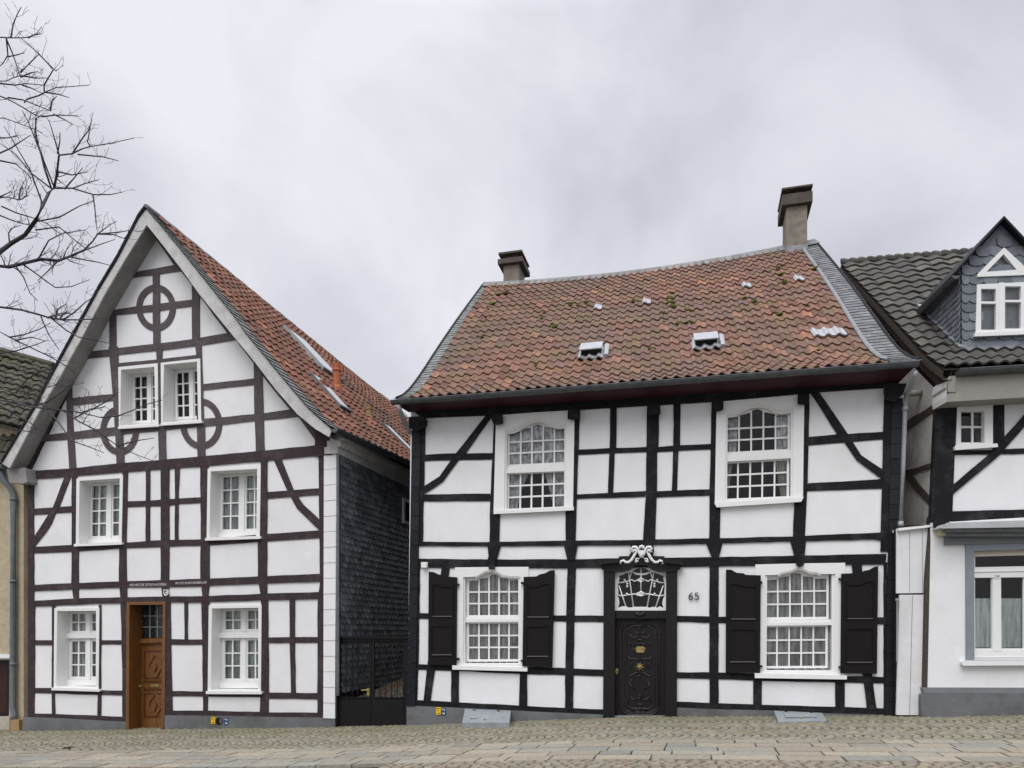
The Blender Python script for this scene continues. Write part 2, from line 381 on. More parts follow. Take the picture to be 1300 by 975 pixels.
def slate_rows(mb, S, ncol, nrow, a0, a1, b0, b1, lift=.02, stag=.5, shape='square', skip=None):
    e = 1e-3
    for r in range(nrow):
        for c in range(-1, ncol+1):
            wa = (a1-a0)/ncol; wb = (b1-b0)/nrow
            ca = a0+wa*(c+(stag*(r % 2) if stag != 'drift' else (r*.37) % 1)); cb = b0+wb*r
            x0, x1 = max(ca, a0), min(ca+wa, a1)
            if x1-x0 < wa*.08: continue
            if skip and skip((x0+x1)/2, cb+wb/2): continue
            p = S((x0+x1)/2, cb); da = (S((x0+x1)/2+e, cb)-S((x0+x1)/2-e, cb)).normalized(); db = (S((x0+x1)/2, cb+e)-S((x0+x1)/2, cb-e)).normalized()
            n = da.cross(db).normalized(); n = n if (n.z > .05 or n.dot(CAM-p) > 0) else -n
            if shape == 'square': prof = [(0, 1.1), (0, 0), (1, 0), (1, 1.1)]
            elif shape == 'deep': prof = [(0, 1.9), (0, .72), (.07, .44), (.20, .20), (.42, .04), (.64, 0), (.84, .06), (1, .26), (1, 1.9)]
            else: prof = [(0, 1.15), (0, .38), (.05, .22), (.16, .08), (.33, .01), (.5, 0), (.72, .03), (.88, .10), (1, .22), (1, 1.15)]
            j = rnd.uniform(0, .004); k = len(prof); vs = []
            for (sx, sy) in prof:
                q = S(x0+(x1-x0)*sx, cb+wb*sy); vs.append(q+n*(.012+j+lift*max(0, 1.1-sy)))
            vs += [v-n*.012 for v in vs]
            fs = [tuple(range(k))]+[(i, i+1, i+1+k, i+k) for i in range(k-1)]
            mb.add(vs, fs)
    return mb
def grid_mb(S, na, nb, a0=0, a1=1, b0=0, b1=1, lower=0.0):
    vs = []; fs = []
    for j in range(nb+1):
        for i in range(na+1): vs.append(S(a0+(a1-a0)*i/na, b0+(b1-b0)*j/nb)-Vector((0, 0, lower)))
    for j in range(nb):
        for i in range(na): k = j*(na+1)+i; fs.append((k, k+1, k+na+2, k+na+1))
    return MB().add(vs, fs)
def find_ab(S, px, py, a0=0, a1=1, b0=0, b1=1):
    """where on a roof surface a given line of sight lands"""
    best = None; ca, cb, ra, rb = (a0+a1)/2, (b0+b1)/2, (a1-a0)/2, (b1-b0)/2
    for it in range(9):
        for i in range(-8, 9):
            for j in range(-8, 9):
                a, b = ca+ra*i/8, cb+rb*j/8
                if not (a0 <= a <= a1 and b0 <= b <= b1): continue
                p = S(a, b)-CAM; x = PX0+FPX*p.x/p.y; y = PY0-FPX*p.z/p.y; d = (x-px)**2+(y-py)**2
                if best is None or d < best[0]: best = (d, a, b)
        ca, cb = best[1], best[2]; ra *= .35; rb *= .35
    return best[1], best[2]
def gutter(mb, A, B, outv, r=.075, brackets=8, seg=9):
    A, B, o = Vector(A), Vector(B), Vector(outv).normalized(); d = (B-A).normalized(); up = o.cross(d).normalized(); up = up if up.z > 0 else -up
    ring = [(-math.cos(math.pi*k/seg), -math.sin(math.pi*k/seg)) for k in range(seg+1)]
    def prof(P, rr): return [P+o*(x*rr)+up*(y*rr) for x, y in ring]
    for (P, Q, ro, ri) in [(A, B, r, r-.008)]:
        o1, i1, o2, i2 = prof(P, ro), prof(P, ri), prof(Q, ro), prof(Q, ri); n = seg+1; vs = o1+i1+o2+i2; fs = []
        for k in range(seg):
            fs += [(k, k+1, 2*n+k+1, 2*n+k), (n+k, n+k+1, 3*n+k+1, 3*n+k), (k, k+1, n+k+1, n+k), (2*n+k, 2*n+k+1, 3*n+k+1, 3*n+k)]
        fs += [(0, n, 3*n, 2*n), (n-1, 2*n-1, 4*n-1, 3*n-1), tuple(range(n)), tuple(range(2*n, 3*n))]
        mb.add(vs, fs)
    mb.tube([A+o*r, B+o*r], .011, 6)
    L = (B-A).length
    for i in range(brackets):
        c = A+d*(L*(i+.5+rnd.uniform(-.15, .15))/brackets); w = d*.022; p1, p2 = prof(c-w, r+.007), prof(c+w, r+.007); n = seg+1
        mb.add(p1+p2, [(k, k+1, n+k+1, n+k) for k in range(seg)])
    return mb
def text_mb(F, s, px, py, h_px, off, thick=.01, xscale=1.0, spacing=1.0, fit=None, slope=0.0):
    cu = bpy.data.curves.new('t', 'FONT'); cu.body = s; cu.size = 1; cu.extrude = .5; cu.space_character = spacing; cu.resolution_u = 3
    ob = bpy.data.objects.new('t', cu); COL.objects.link(ob); bpy.context.view_layer.update()
    me = ob.to_mesh(); xs = [v.co.x for v in me.vertices]; ys = [v.co.y for v in me.vertices]; x0, x1, y0, y1 = min(xs), max(xs), min(ys), max(ys)
    mb = MB(); sc = h_px/(y1-y0); sx = (fit/(x1-x0)) if fit else sc*xscale
    mb.add([F.pt(px+(v.co.x-x0)*sx, py-(v.co.y-y0)*sc+slope*(v.co.x-x0)*sx, off)+F.n*((v.co.z)*thick) for v in me.vertices], [tuple(p.vertices) for p in me.polygons])
    ob.to_mesh_clear(); bpy.data.objects.remove(ob); bpy.data.curves.remove(cu); return mb

# ------------------------------------------------------------------ planes of the place
Y_R = 13.8
FR = Facade(on(815, Y_R), (3.883, -1))
CRN = FR.pt(427, 800)                                     # right front corner of the gabled house
FL = Facade((CRN.x, CRN.y), (3.64, -1))
FT = Facade(on(1177, 12.35), (1, -.07))                   # ground floor of the white house
FTU = Facade((FT.P-FT.n*.16)[:2], (1, -.07))              # its upper storey, set back a little
# ground height along the street
GK = [(-60, -3.2), (-14.5, -.86), (-11.5, -.735), (-3.7, -.365), (-2.2, -.285), (2.3, .03), (6.6, .185), (8.5, .25), (12, .34), (60, 1.6)]
UD = FR.d.copy(); WD = FR.n.copy(); UW0 = FR.P.copy()
def g_x(X):
    for (x0, z0), (x1, z1) in zip(GK, GK[1:]):
        if X <= x1:
            t = max(0, (X-x0)/(x1-x0)); return z0+(z1-z0)*t
    return GK[-1][1]
def uw(u, w):
    p = UW0+UD*u+WD*w
    q = UW0+UD*u
    return Vector((p.x, p.y, (g_x(q.x-.35)+g_x(q.x)+g_x(q.x+.35))/3+.004*max(0, w)))
def to_uw(p): q = Vector((p.x, p.y, 0))-UW0; return q.dot(UD), q.dot(WD)
def gz(p): u, w = to_uw(p); return uw(u, w).z
exec_parts = []
# ================================================================== RIGHT HOUSE, black timbers
p = FR.pt(830, 912); H = root('timber_framed_house', (p.x, p.y, p.z), 'broad white house with black timbers, dark shutters, carved black door and red tiled roof', 'house', 'half-timbered houses along the street')
HR = H
def wall_windows(F, outline, holes, mat, house, off=0.0, thick=.25):
    return pr(F, outline, off, off-thick, holes).build('wall', mat, house)
# ---- windows of the right house
def window(F, house, name, casing, opening, sashes, depth=.09, front=.03, curtain=None, sill=None, transom=None, sash_w=3.0, extra=None, label=None,
           casing_mat='paint_white', back=None, bar=1.05, sash_front=0, sash_outers=None, pane_poly=None):
    w = pr(F, casing, front, -(depth+.04) if back is None else back, [opening]).build(name, casing_mat, house, label, bevel=0)
    for k, (q, cols, rows, arch) in enumerate(sashes):
        hole = (list(arch)+[q[2], q[3]]) if arch else list(q)
        x0, y0, x1, y1 = bbox(hole)
        out = sash_outers[k] if sash_outers else [(q[0][0]-sash_w, y0-6 if arch else q[0][1]-sash_w), (q[1][0]+sash_w, y0-6 if arch else q[1][1]-sash_w), (q[2][0]+sash_w, q[2][1]+sash_w), (q[3][0]-sash_w, q[3][1]+sash_w)]
        s = pr(F, out, -depth, -depth-.045, [hole]).build('sash', 'paint_white', w)
        mb = MB(); qq = [(q[0][0], q[0][1]), (q[1][0], q[1][1]), q[2], q[3]]
        bars_mb(mb, F, qq, cols, rows, -depth-.006, bar, up=(q[0][1]-y0+2) if arch else 0)
        if mb.v: mb.build('glazing_bars', 'paint_white', w)
        g = grow([(q[0][0], y0), (q[1][0], y0), q[2], q[3]], 1.5)
        MB().add([F.pt(x, y, -depth-.03) for x, y in g], [(0, 1, 2, 3)]).build('pane', 'glass', w)
    if curtain: curtain(w)
    xs = [bbox(s[0]) for s in sashes]; b = (min(x[0] for x in xs), min(x[1] for x in xs)-10, max(x[2] for x in xs), max(x[3] for x in xs))
    interior_mb(F, [(b[0], b[1]), (b[2], b[1]), (b[2], b[3]), (b[0], b[3])], -depth-.05).build('room_recess', 'room', w)
    if sill: pr(F, sill, front+.06, -depth+.01).build('sill', 'paint_white', w, bevel=.006)
    if transom: 
        t = MB(); prism(t, F, transom[0], transom[1], -depth-.03); 
        if len(transom) > 2: prism(t, F, transom[2], transom[3], -depth-.03)
        t.build('transom', 'paint_white', w, bevel=.006)
    return w
def mold(F, w, curve, widths, offs):
    """stepped ogee mouldings following the curved head"""
    for (d0, d1), (f0, f1) in zip(widths, offs):
        top = [(x, y+d0) for x, y in curve]; bot = [(x, y+d1) for x, y in curve]
        pr(F, strip(top, bot), f0, f1).build('head_moulding', 'paint_white', w, bevel=.004)

W2c = [(626.5, 650), (629.5, 537.5), (637.5, 537), (638, 526.8), (721.4, 520), (722, 531), (729.3, 530.8), (727.4, 646)]
W2o = [(641, 544), (652, 542.5), (660, 539), (667, 534), (675, 530), (683, 528), (690, 529.5), (699, 534.5), (708, 537), (718.8, 536.5), (717.8, 643.8), (640, 648)]
W2a = [(647, 548), (659, 546.5), (662, 545), (673.6, 542.5), (676, 540.5), (682, 538.5), (688, 540), (691, 541.5), (703, 543.4), (706, 544.5), (717.6, 543.5)]
W3c = [(907.4, 640), (909.6, 519), (917.5, 518.5), (918, 509.6), (1014, 501.4), (1014.5, 511.6), (1021, 511.2), (1019.4, 632)]
W3o = [(921.6, 523), (934, 521), (943, 516), (951, 511.5), (962, 509.5), (974, 511), (984, 517), (994, 518), (1008, 516), (1006, 631), (920.4, 637)]
W3a = [(923, 530), (936, 529.4), (938, 528), (952, 523.6), (954.4, 521), (962, 519), (968, 521.4), (970, 523), (984, 525.6), (986, 527), (1000, 526)]
W1c = [(576.5, 847), (577.6, 720.3), (620, 719.8), (671, 719.6), (670, 847.5)]
W1o = [(588, 732.6), (604, 732), (608, 729.6), (616, 725), (624, 723.8), (632, 726), (638, 730), (647, 731.6), (661, 732), (660, 843), (587.5, 842)]
W1a = [(595.6, 737.4), (606, 737), (608, 735), (619, 733.5), (621, 731), (627, 729.5), (632, 731), (634, 733.5), (645.5, 735), (647.4, 737), (659, 736.5)]
W4c = [(958.5, 856), (959, 716.6), (1010, 715.3), (1073, 714.4), (1073, 859)]
W4o = [(971, 730), (988, 729.6), (993, 726.6), (1002, 725), (1012, 721), (1020, 722), (1028, 726), (1036, 726.4), (1042, 728.6), (1060.6, 728.6), (1060, 854), (970, 852)]
W4a = [(972, 736.6), (985, 736), (987.6, 734), (1000.6, 731.5), (1003.6, 729), (1010, 727.4), (1016.6, 728.6), (1019.5, 731.5), (1032.6, 732.6), (1035.4, 734.6), (1049, 734.6)]
outline = [(521.5, 523), (1141, 487), (1147, 500), (1139, 930), (517, 940)]
R_holes = [[(590, 722), (658, 722), (658, 842), (590, 842)], [(643, 530), (716.5, 527), (716, 643), (643, 646)], [(924, 511), (1004, 508), (1004, 630), (923, 634)], [(974, 720), (1056, 720), (1056, 851), (973, 851)],
           [(770, 714), (857, 714), (856, 912), (769, 912)]]
wall_windows(FR, outline, R_holes, 'plaster_b', HR)

def cur_net(q):
    def f(w): curtain_mb(MB(), FR, q, -.165, 8, .020).build('net_curtain', 'net', w)
    return f
w1q = [[(595.3, 737), (659, 736.3), (659, 780.8), (595.3, 781)], [(595.3, 792), (659, 791.6), (658.6, 836.8), (595.3, 837)]]
w = window(FR, HR, 'window', W1c, W1o, [(w1q[0], 5, 3, W1a), (w1q[1], 5, 3, None)], depth=.10, curtain=cur_net([(588, 724), (664, 724), (664, 842), (588, 842)]),
       sill=[(574.5, 845), (669, 848.3), (669, 852), (574.5, 849.6)], transom=([(588.5, 783.5), (660.5, 782.6), (660.5, 788.6), (588.5, 789.4)], -.055, [(588.5, 786.5), (660.5, 786), (660.5, 789), (588.5, 789.8)], -.03),
       label='ground floor window with arched head and striped net curtain, left of the door')
mold(FR, w, W1o[1:9], [(0, 1.5), (1.5, 3)], [(.018, -.06), (-.02, -.08)])
w4q = [[(972, 735), (1049, 733.6), (1049, 783), (972, 783.6)], [(971, 796.6), (1048, 795.6), (1047.8, 845.2), (971, 845.6)]]
w = window(FR, HR, 'window', W4c, W4o, [(w4q[0], 5, 3, W4a), (w4q[1], 5, 3, None)], depth=.10, curtain=cur_net([(962, 720), (1056, 720), (1056, 852), (962, 852)]),
       sill=[(958.5, 855), (1075, 858), (1074.5, 862.2), (958.8, 860.4)], transom=([(970.6, 787), (1057, 786.6), (1057, 791.6), (970.6, 793)], -.055, [(970.6, 790.6), (1056.6, 790), (1056.6, 793), (970.6, 794)], -.03),
       label='ground floor window with arched head and striped net curtain, right of the door')
mold(FR, w, W4o[1:9], [(0, 1.6), (1.6, 3.2)], [(.018, -.06), (-.02, -.08)])
def cur_w2(w):
    curtain_mb(MB(), FR, [(640, 528), (722, 524), (722, 594), (640, 597)], -.165, 9, .025).build('lace_curtain', 'lace', w)
    for q in ([(642, 596), (675, 594), (659, 628), (641, 652)], [(690, 594), (722, 592), (722, 648), (705, 650)], [(641, 622), (660, 622), (657, 652), (641, 652)]):
        curtain_mb(MB(), FR, q, -.19, 4, .02, 30).build('tied_curtain', 'lace', w)
w2q = [[(647, 547.4), (718, 543.4), (718, 586.4), (646.6, 590)], [(646.6, 602.6), (717.6, 599.2), (717, 643), (646, 646)]]
w = window(FR, HR, 'window', W2c, W2o, [(w2q[0], 5, 3, W2a), (w2q[1], 5, 3, None)], depth=.10, curtain=cur_w2,
       sill=[(627, 648.6), (728, 643.6), (728, 647.4), (627, 652.2)], transom=([(641.5, 592.4), (718.5, 588.6), (718.5, 595), (641.5, 599)], -.05, [(641.5, 596), (718.5, 592.6), (718.5, 597.4), (641.5, 600.4)], -.02),
       label='upper window with arched head and full lace curtain')
mold(FR, w, W2o[0:10], [(0, 2.2), (2.2, 4.6), (4.6, 7)], [(.018, -.05), (-.005, -.06), (-.03, -.08)])
def cur_w3(w):
    for q, m in (([(918, 516), (938, 516), (934, 580), (918, 582)], 'lace'), ([(918, 586), (930, 586), (923, 640), (916, 640)], 'drape'), ([(985, 512), (1008, 512), (1008, 580), (986, 580)], 'lace'), ([(984, 582), (1008, 582), (1006, 636), (992, 636)], 'drape')):
        curtain_mb(MB(), FR, q, -.17, 4, .02, 30).build('side_curtain', m, w)
w3q = [[(923, 530), (1000, 526), (1000, 570), (922.6, 574)], [(921.5, 588.6), (999, 584.4), (998.6, 630), (921, 633.2)]]
w = window(FR, HR, 'window', W3c, W3o, [(w3q[0], 5, 3, W3a), (w3q[1], 5, 3, None)], depth=.10, curtain=cur_w3,
       sill=[(907.4, 639), (1019.6, 631.4), (1017, 636.6), (910, 643.6)], transom=([(920.8, 576.6), (1006, 572), (1006, 578), (920.8, 582.6)], -.05, [(920.8, 580), (1005.6, 575.4), (1005.6, 581), (920.8, 585.6)], -.02),
       label='upper window with arched head, dark room and side curtains')
mold(FR, w, W3o[0:9], [(0, 2.2), (2.2, 4.6), (4.6, 7)], [(.018, -.05), (-.005, -.06), (-.03, -.08)])

# ---- timbers of the right house
RT = 'oak_black'
rails = [
 strip([(527, 889), (582, 892), (659, 896), (717, 899), (767, 900.8)], [(527, 895.6), (590, 898.8), (690, 903.8), (767, 907.2)]),
 strip([(858, 891), (912, 893), (967, 895), (1060, 897.6), (1124, 899.6)], [(858, 898), (900, 900), (982, 902), (1050, 905.6), (1124, 907.5)]),
 strip([(529, 843.4), (543, 844), (711, 848), (767, 850.4)], [(529, 849.6), (583, 851.6), (670, 855.6), (717, 856.6), (767, 858)]),
 strip([(858, 853.6), (912, 854), (1060, 858), (1124, 860)], [(858, 860.6), (912, 862), (967, 864), (1060, 865.8), (1124, 867)]),
 strip([(530, 778.5), (582, 779.4)], [(530, 785), (582, 786)]), strip([(667, 781), (702, 781.6), (767, 782)], [(667, 787.6), (702, 788.2), (767, 789.5)]),
 strip([(858, 782), (912, 783.4), (963, 783.6)], [(858, 789), (912, 790.4), (963, 790.8)]), strip([(1068, 783.9), (1124, 784)], [(1068, 791.6), (1124, 792)]),
 strip([(539, 628), (622, 627)], [(538, 636), (622.5, 635.6)]),
 strip([(732, 628), (773, 626), (820, 623.6)], [(732, 633), (775, 631.8), (819, 630)]),
 strip([(832, 624), (859, 622.8), (902, 621.4)], [(832, 631.2), (902, 628.4)]),
 strip([(1024, 614), (1121, 608.2)], [(1024, 623), (1121, 620)]),
 strip([(539, 577.6), (579, 575.6), (588, 576), (626, 575.4)], [(539, 585), (573, 584), (626, 582.8)]),
 strip([(734, 571), (774, 569), (821.5, 567.6)], [(734, 577), (774, 575), (821, 573.4)]),
 strip([(835, 567.8), (863, 565.5), (904, 563.8)], [(834, 573.4), (903, 570)]),
 strip([(1026, 555), (1063, 551.6), (1075, 551.4), (1124.5, 548.2)], [(1026, 565), (1073, 561.4), (1124, 557.2)])]
for q in rails: timber(FR, HR, 'timber_rail', q, RT, .016)
beams = [
 strip([(529, 709.4), (620, 710.4), (720, 710.4), (785, 709), (845, 708.4), (912, 707.6), (1009, 705.6), (1125, 703.6)], [(529, 720.4), (561, 720.4), (671, 721), (731, 721), (767, 720.6), (861, 719.6), (912, 718.6), (958, 718), (1073, 716.6), (1124, 716)]),
 strip([(529, 688), (621, 688.4), (634, 688), (718, 686.6), (817, 685.6), (831, 685), (914, 683.4), (1007, 681.4), (1022, 680.6), (1119, 676.2)], [(529, 693), (635, 693), (716, 692.4), (733, 692.4), (828, 691.4), (897, 690), (1004, 687), (1110, 684.4), (1122, 686.6)])]
for q in beams: timber(FR, HR, 'timber_beam', q, RT, .024)
pr(FR, [(521.5, 519.5), (620, 514), (720, 509), (760, 507), (900, 497), (1020, 490), (1141, 481), (1141, 490.5), (1123, 491.6), (1038, 497.2), (904, 509.5), (778, 517), (618, 526.8), (536, 530)], .05, -.06).build('eaves_beam', RT, HR, bevel=.005)
posts = [
 [(533.5, 527), (540, 527), (536.5, 690), (529.5, 690)], [(526.5, 708), (533, 719), (531, 845), (529, 892), (522, 892), (523, 800)],
 [(629, 528), (637, 528), (633.6, 690), (621.5, 690), (622.6, 635), (627, 540)],
 [(723, 519), (736.4, 519), (734, 575), (732, 633), (730.4, 688), (718.5, 688), (718.5, 640)],
 [(775, 514), (782.6, 514), (782, 569), (780, 576), (778, 628), (772, 628), (774, 572)],
 [(822, 512), (837, 512), (835.6, 567), (834, 575), (833.4, 628), (831.4, 687), (816.6, 687), (820.4, 628), (821, 573)],
 [(855.6, 509), (863.6, 509), (863, 566), (861, 573), (859.2, 626), (853, 626), (855, 568)],
 [(904, 506), (917, 506), (914.4, 640), (913.5, 685), (900.6, 685), (901, 622), (902.6, 564)],
 [(1016, 498), (1027.4, 498), (1026.4, 555), (1025, 614), (1022.4, 664), (1021.6, 682), (1007, 682), (1009, 628), (1014, 560)],
 [(1123, 490), (1134.5, 490), (1130.5, 620), (1128, 700), (1118, 700), (1120, 620)],
 [(721, 718), (731, 718), (729, 785), (728, 849), (727.4, 901), (717.4, 901), (718, 849), (719, 782)],
 [(901, 717), (912, 717), (912, 894), (901, 894)],
 [(572.8, 849), (582.4, 849), (582.2, 894), (573, 894)], [(660.4, 853), (669, 853), (669, 898), (659, 898)],
 [(956.6, 862), (967, 862), (966.6, 896), (956.6, 896)], [(1060.6, 864), (1072, 864), (1072, 899), (1061, 899)],
 [(1122, 714), (1126, 714), (1125, 901), (1122, 901)]]
for q in posts: timber(FR, HR, 'timber_post', q, RT, .020)
braces = [
 strip([(618, 526), (579, 575.6), (558, 605), (537.5, 618)], [(626, 526), (591, 575), (581, 585), (562, 611), (537.5, 627)]),
 strip([(1038, 496), (1076, 551), (1082, 560.6), (1093, 578), (1122.5, 597.5)], [(1028, 497), (1064, 552), (1073, 562), (1088, 584), (1121.5, 609)]),
 [(561, 719), (570.6, 719), (552, 850), (546, 891), (537.6, 891), (542, 850)],
 [(1081.4, 716), (1093.6, 716), (1108, 867), (1112.8, 901), (1101, 901), (1097, 867)]]
for q in braces: timber(FR, HR, 'timber_brace', q, RT, .026)
for q in ([(619, 692), (635.5, 692), (630, 711), (621, 711)], [(716, 692), (733, 692), (729.6, 711), (720.6, 711)], [(897, 690), (917, 689), (912, 709), (904.4, 709)], [(1003.6, 687), (1023, 686.4), (1021, 707), (1009, 707)], [(801, 692), (829, 691), (829, 710), (801, 710)]):
    timber(FR, HR, 'joist_bracket', q, RT, .034, .1)
for q in ([(620, 708), (628, 708), (627.5, 722), (621, 722)], [(1010.6, 705), (1020.6, 705), (1019.6, 717), (1015, 719.4), (1011.6, 717)]):
    pr(FR, q, .07, -.05).build('carved_corbel', RT, HR, bevel=.012)
for q in ([(624, 529), (627, 527), (637, 526.5), (637, 536.6), (627.5, 537.6)], [(722, 521), (735, 520.5), (735, 531), (722, 531)], [(824, 515.5), (837, 515), (837, 525), (824, 526)], [(907, 510), (917, 509.5), (917, 519), (908, 521)], [(1014, 502), (1026, 501.4), (1026, 511), (1014, 511.5)]):
    pr(FR, q, .14, -.05).build('joist_end', RT, HR, bevel=.02)
for q in ([(520.5, 531), (539.5, 530), (538, 541), (529, 545), (521.5, 542)], [(1124, 491), (1141, 489), (1148, 489), (1144, 500), (1136, 507.5), (1126, 506)]):
    pr(FR, q, .16, -.05).build('corner_corbel', RT, HR, bevel=.03)
# slate clad corner strips (front edge of the side cladding)
def corner_strip(F, house, name, left, right, n, mat, off):
    mb = MB(); e = .35
    for i in range(n):
        f = lambda pl, t: (pl[0][0]+(pl[1][0]-pl[0][0])*t, pl[0][1]+(pl[1][1]-pl[0][1])*t)
        a, b, c, d = f(left, i/n), f(right, i/n), f(right, (i+1)/n), f(left, (i+1)/n)
        o = off+rnd.uniform(-.002, .002)
        l = [F.pt(a[0], a[1], o), F.pt(b[0], b[1], o), F.pt(c[0], c[1]-e, o+.008), F.pt(d[0], d[1]-e, o+.008)]
        dv = F.n*-.06
        mb.add(l+[v+dv for v in l], [(0, 1, 2, 3), (3, 2, 6, 7), (0, 4, 5, 1), (0, 3, 7, 4), (1, 5, 6, 2), (7, 6, 5, 4)])
    return mb.build(name, mat, house)
corner_strip(FR, HR, 'corner_cladding', [(523, 544), (516.6, 897)], [(534, 543), (527, 897)], 19, 'black_slate_trim', .04)
corner_strip(FR, HR, 'corner_cladding', [(1132.5, 506), (1122.6, 909.5)], [(1146.5, 505), (1139, 909.5)], 21, 'black_slate_trim', .04)
# plinth
pr(FR, [(516.6, 896.6), (527, 896.6), (590, 899.4), (690, 904.4), (767, 907.8), (767, 945), (516.6, 950)], .035, -.2).build('plinth', 'plinth', HR, bevel=.008)
pr(FR, [(858, 898.6), (900, 900.6), (982, 902.6), (1050, 906.2), (1123, 908), (1123, 940), (858, 940)], .035, -.2).build('plinth', 'plinth', HR, bevel=.008)
# shutters
def shutter(out, panels, hinge_side):
    s = pr(FR, out, .085, .045).build('shutter', 'shutter', HR, bevel=.004)
    x0, y0, x1, y1 = bbox(out)
    for pn in panels:
        px0, py0, px1, py1 = bbox(pn)
        # raised frame round the sunken panel: four bevel strips and a paler grey ledge below
        o = [(x, y) for x, y in pn]
        mb = MB(); w = 1.2
        prism(mb, FR, [(px0-w, py0-.5), (px0, py0), (px0, py1), (px0-w, py1+w)], .106, .084)
        prism(mb, FR, [(px1, py0), (px1+w, py0-.5), (px1+w, py1+w), (px1, py1)], .1062, .084)
        top = [q for q in o if q[1] < py0+6]
        prism(mb, FR, [(x, y-w) for x, y in top]+[(x, y) for x, y in top[::-1]], .1066, .084)
        mb.build('panel_frame', 'shutter', s)
        pr(FR, [(px0, py1-.3), (px1, py1-.3), (px1, py1+.8), (px0, py1+.8)], .1082, .084).build('panel_ledge', 'shutter_edge', s)
    for yy in (y0+16, y1-8):
        hx = x1-1 if hinge_side == 'r' else x0+1
        sg = 1 if hinge_side == 'r' else -1
        mb = MB(); prism(mb, FR, [(hx-2*sg, yy-1.2), (hx+3.4*sg, yy-1.2), (hx+3.4*sg, yy+1.2), (hx-2*sg, yy+1.2)], .105, .035)
        mb.build('hinge', 'iron', s)
    return s
shutter([(544.5, 726), (550, 726.5), (556, 729.4), (560, 730), (564, 732), (579.6, 733), (578.6, 844.4), (543.6, 843.6)],
        [[(549.5, 742), (553, 742.2), (562, 745), (574, 745.6), (574, 782.2), (549.2, 782.2)], [(548.6, 795), (573.6, 795.6), (573, 831), (548, 830.4)]], 'r')
shutter([(665, 732.6), (681, 732), (685, 729.4), (692, 728), (698, 724.6), (703.6, 724), (700.6, 847), (663.4, 845.6)],
        [[(670, 745.6), (682, 745), (690, 742), (697, 741.4), (697, 783), (669.6, 783)], [(669.4, 796), (696, 795.6), (695.4, 833), (668.6, 832.6)]], 'l')
shutter([(922, 723.4), (928, 723.4), (935, 727.4), (944, 728), (946, 730), (965.6, 730.6), (964.6, 854), (921.6, 853.6)],
        [[(928.6, 741.4), (936, 742), (944, 745), (959.6, 745.6), (959.4, 785.6), (928.2, 785.6)], [(927.8, 799.4), (959, 799.6), (959, 840), (927, 839.6)]], 'r')
shutter([(1068.6, 728.6), (1082, 728), (1094, 727.4), (1097, 725), (1104, 723.6), (1110, 720), (1114.6, 719), (1113, 855), (1067.6, 854.6)],
        [[(1076, 743.4), (1092, 742.6), (1101, 738.6), (1108.6, 738.4), (1108, 785), (1076, 785)], [(1076, 799), (1108, 798.6), (1107.6, 840.6), (1075.4, 840.2)]], 'l')

# ---- carved door
D = pr(FR, [(772, 782), (854, 782), (853, 911), (771, 911)], -.10, -.16).build('door', 'door_black', HR, 'carved black door with brass sun knocker')
tb = MB()
for (x0, x1) in ((767, 780), (846.4, 859.2)):
    prism(tb, FR, [(x0, 722), (x1, 722), (x1-.6, 914), (x0-.8, 914)], .07, -.2)
tb.build('door_frame', 'door_black', D, bevel=.01)
def mir(pts, cx): return pts+[(2*cx-x, y) for x, y in pts[::-1]]
cx = 813.6
corn = [(762.5, 716.4), (766, 712.6), (784.4, 711.6), (786.6, 708.6), (798, 707.4), (802, 701), (804, 695.6), (810, 693)]
archl = [(764, 722), (768, 724.6), (781, 725.4), (790, 725.6), (799, 723), (804.6, 718.6), (809, 716.4), (813.6, 715.6)]
top = mir(corn, cx); bot = mir(archl[:-1], cx)
pr(FR, strip(top, bot), .10, -.16).build('door_hood', 'door_black', D, bevel=.008)
pr(FR, strip(mir([(761.5, 714.4), (766, 711.4), (785, 710.4)], cx)[:3], [(761.5, 717), (766, 715.4), (785, 713.6)]), .2, .02).build('hood_cornice', 'door_black', D, bevel=.012)
pr(FR, strip([(842.2, 710.4), (861, 711.4), (866.4, 714.4)], [(842.2, 713.6), (861, 715.4), (866.4, 717)]), .2, .02).build('hood_cornice', 'door_black', D, bevel=.012)
# white ribbon carving of the crown
S4 = lambda pts: [(760+x/8.864, 680+y/8.864) for x, y in pts]
pr(FR, S4([(225, 255), (235, 235), (350, 232), (395, 200), (360, 175), (365, 130), (400, 115), (485, 105), (570, 115), (612, 130), (618, 175), (580, 200), (620, 232), (735, 235), (745, 255), (745, 330), (225, 330)]), .095, .0).build('crown_back', 'door_black', D, bevel=.006)
rib = MB()
def ribbon(pts, r, off=.125):
    q = [FR.pt(x, y, off) for x, y in S4(pts)]; k = len(q)
    rib.tube(q, [.82*r*(.75+.35*math.sin(math.pi*(.15+.7*i/(k-1)))) for i in range(k)], 7)
for m in (0, 1):
    f = (lambda pts: [(970-x, y) for x, y in pts]) if m else (lambda pts: pts)
    ribbon(f([(245, 322), (250, 290), (285, 280), (300, 300), (340, 300), (372, 272), (392, 240), (410, 205), (425, 185), (410, 160), (392, 165), (395, 180)]), .030)
    ribbon(f([(395, 182), (375, 175), (372, 150), (390, 128), (420, 128), (440, 150), (455, 195), (478, 240)]), .030)
    ribbon(f([(410, 300), (425, 260), (460, 258), (440, 285), (412, 300)]), .020)
ribbon([(455, 150), (470, 125), (485, 118), (500, 125), (512, 150)], .030); ribbon([(485, 165), (485, 215), (483, 250)], .05)
rib.build('crown_carving', 'plaster_b', D, smooth=True)
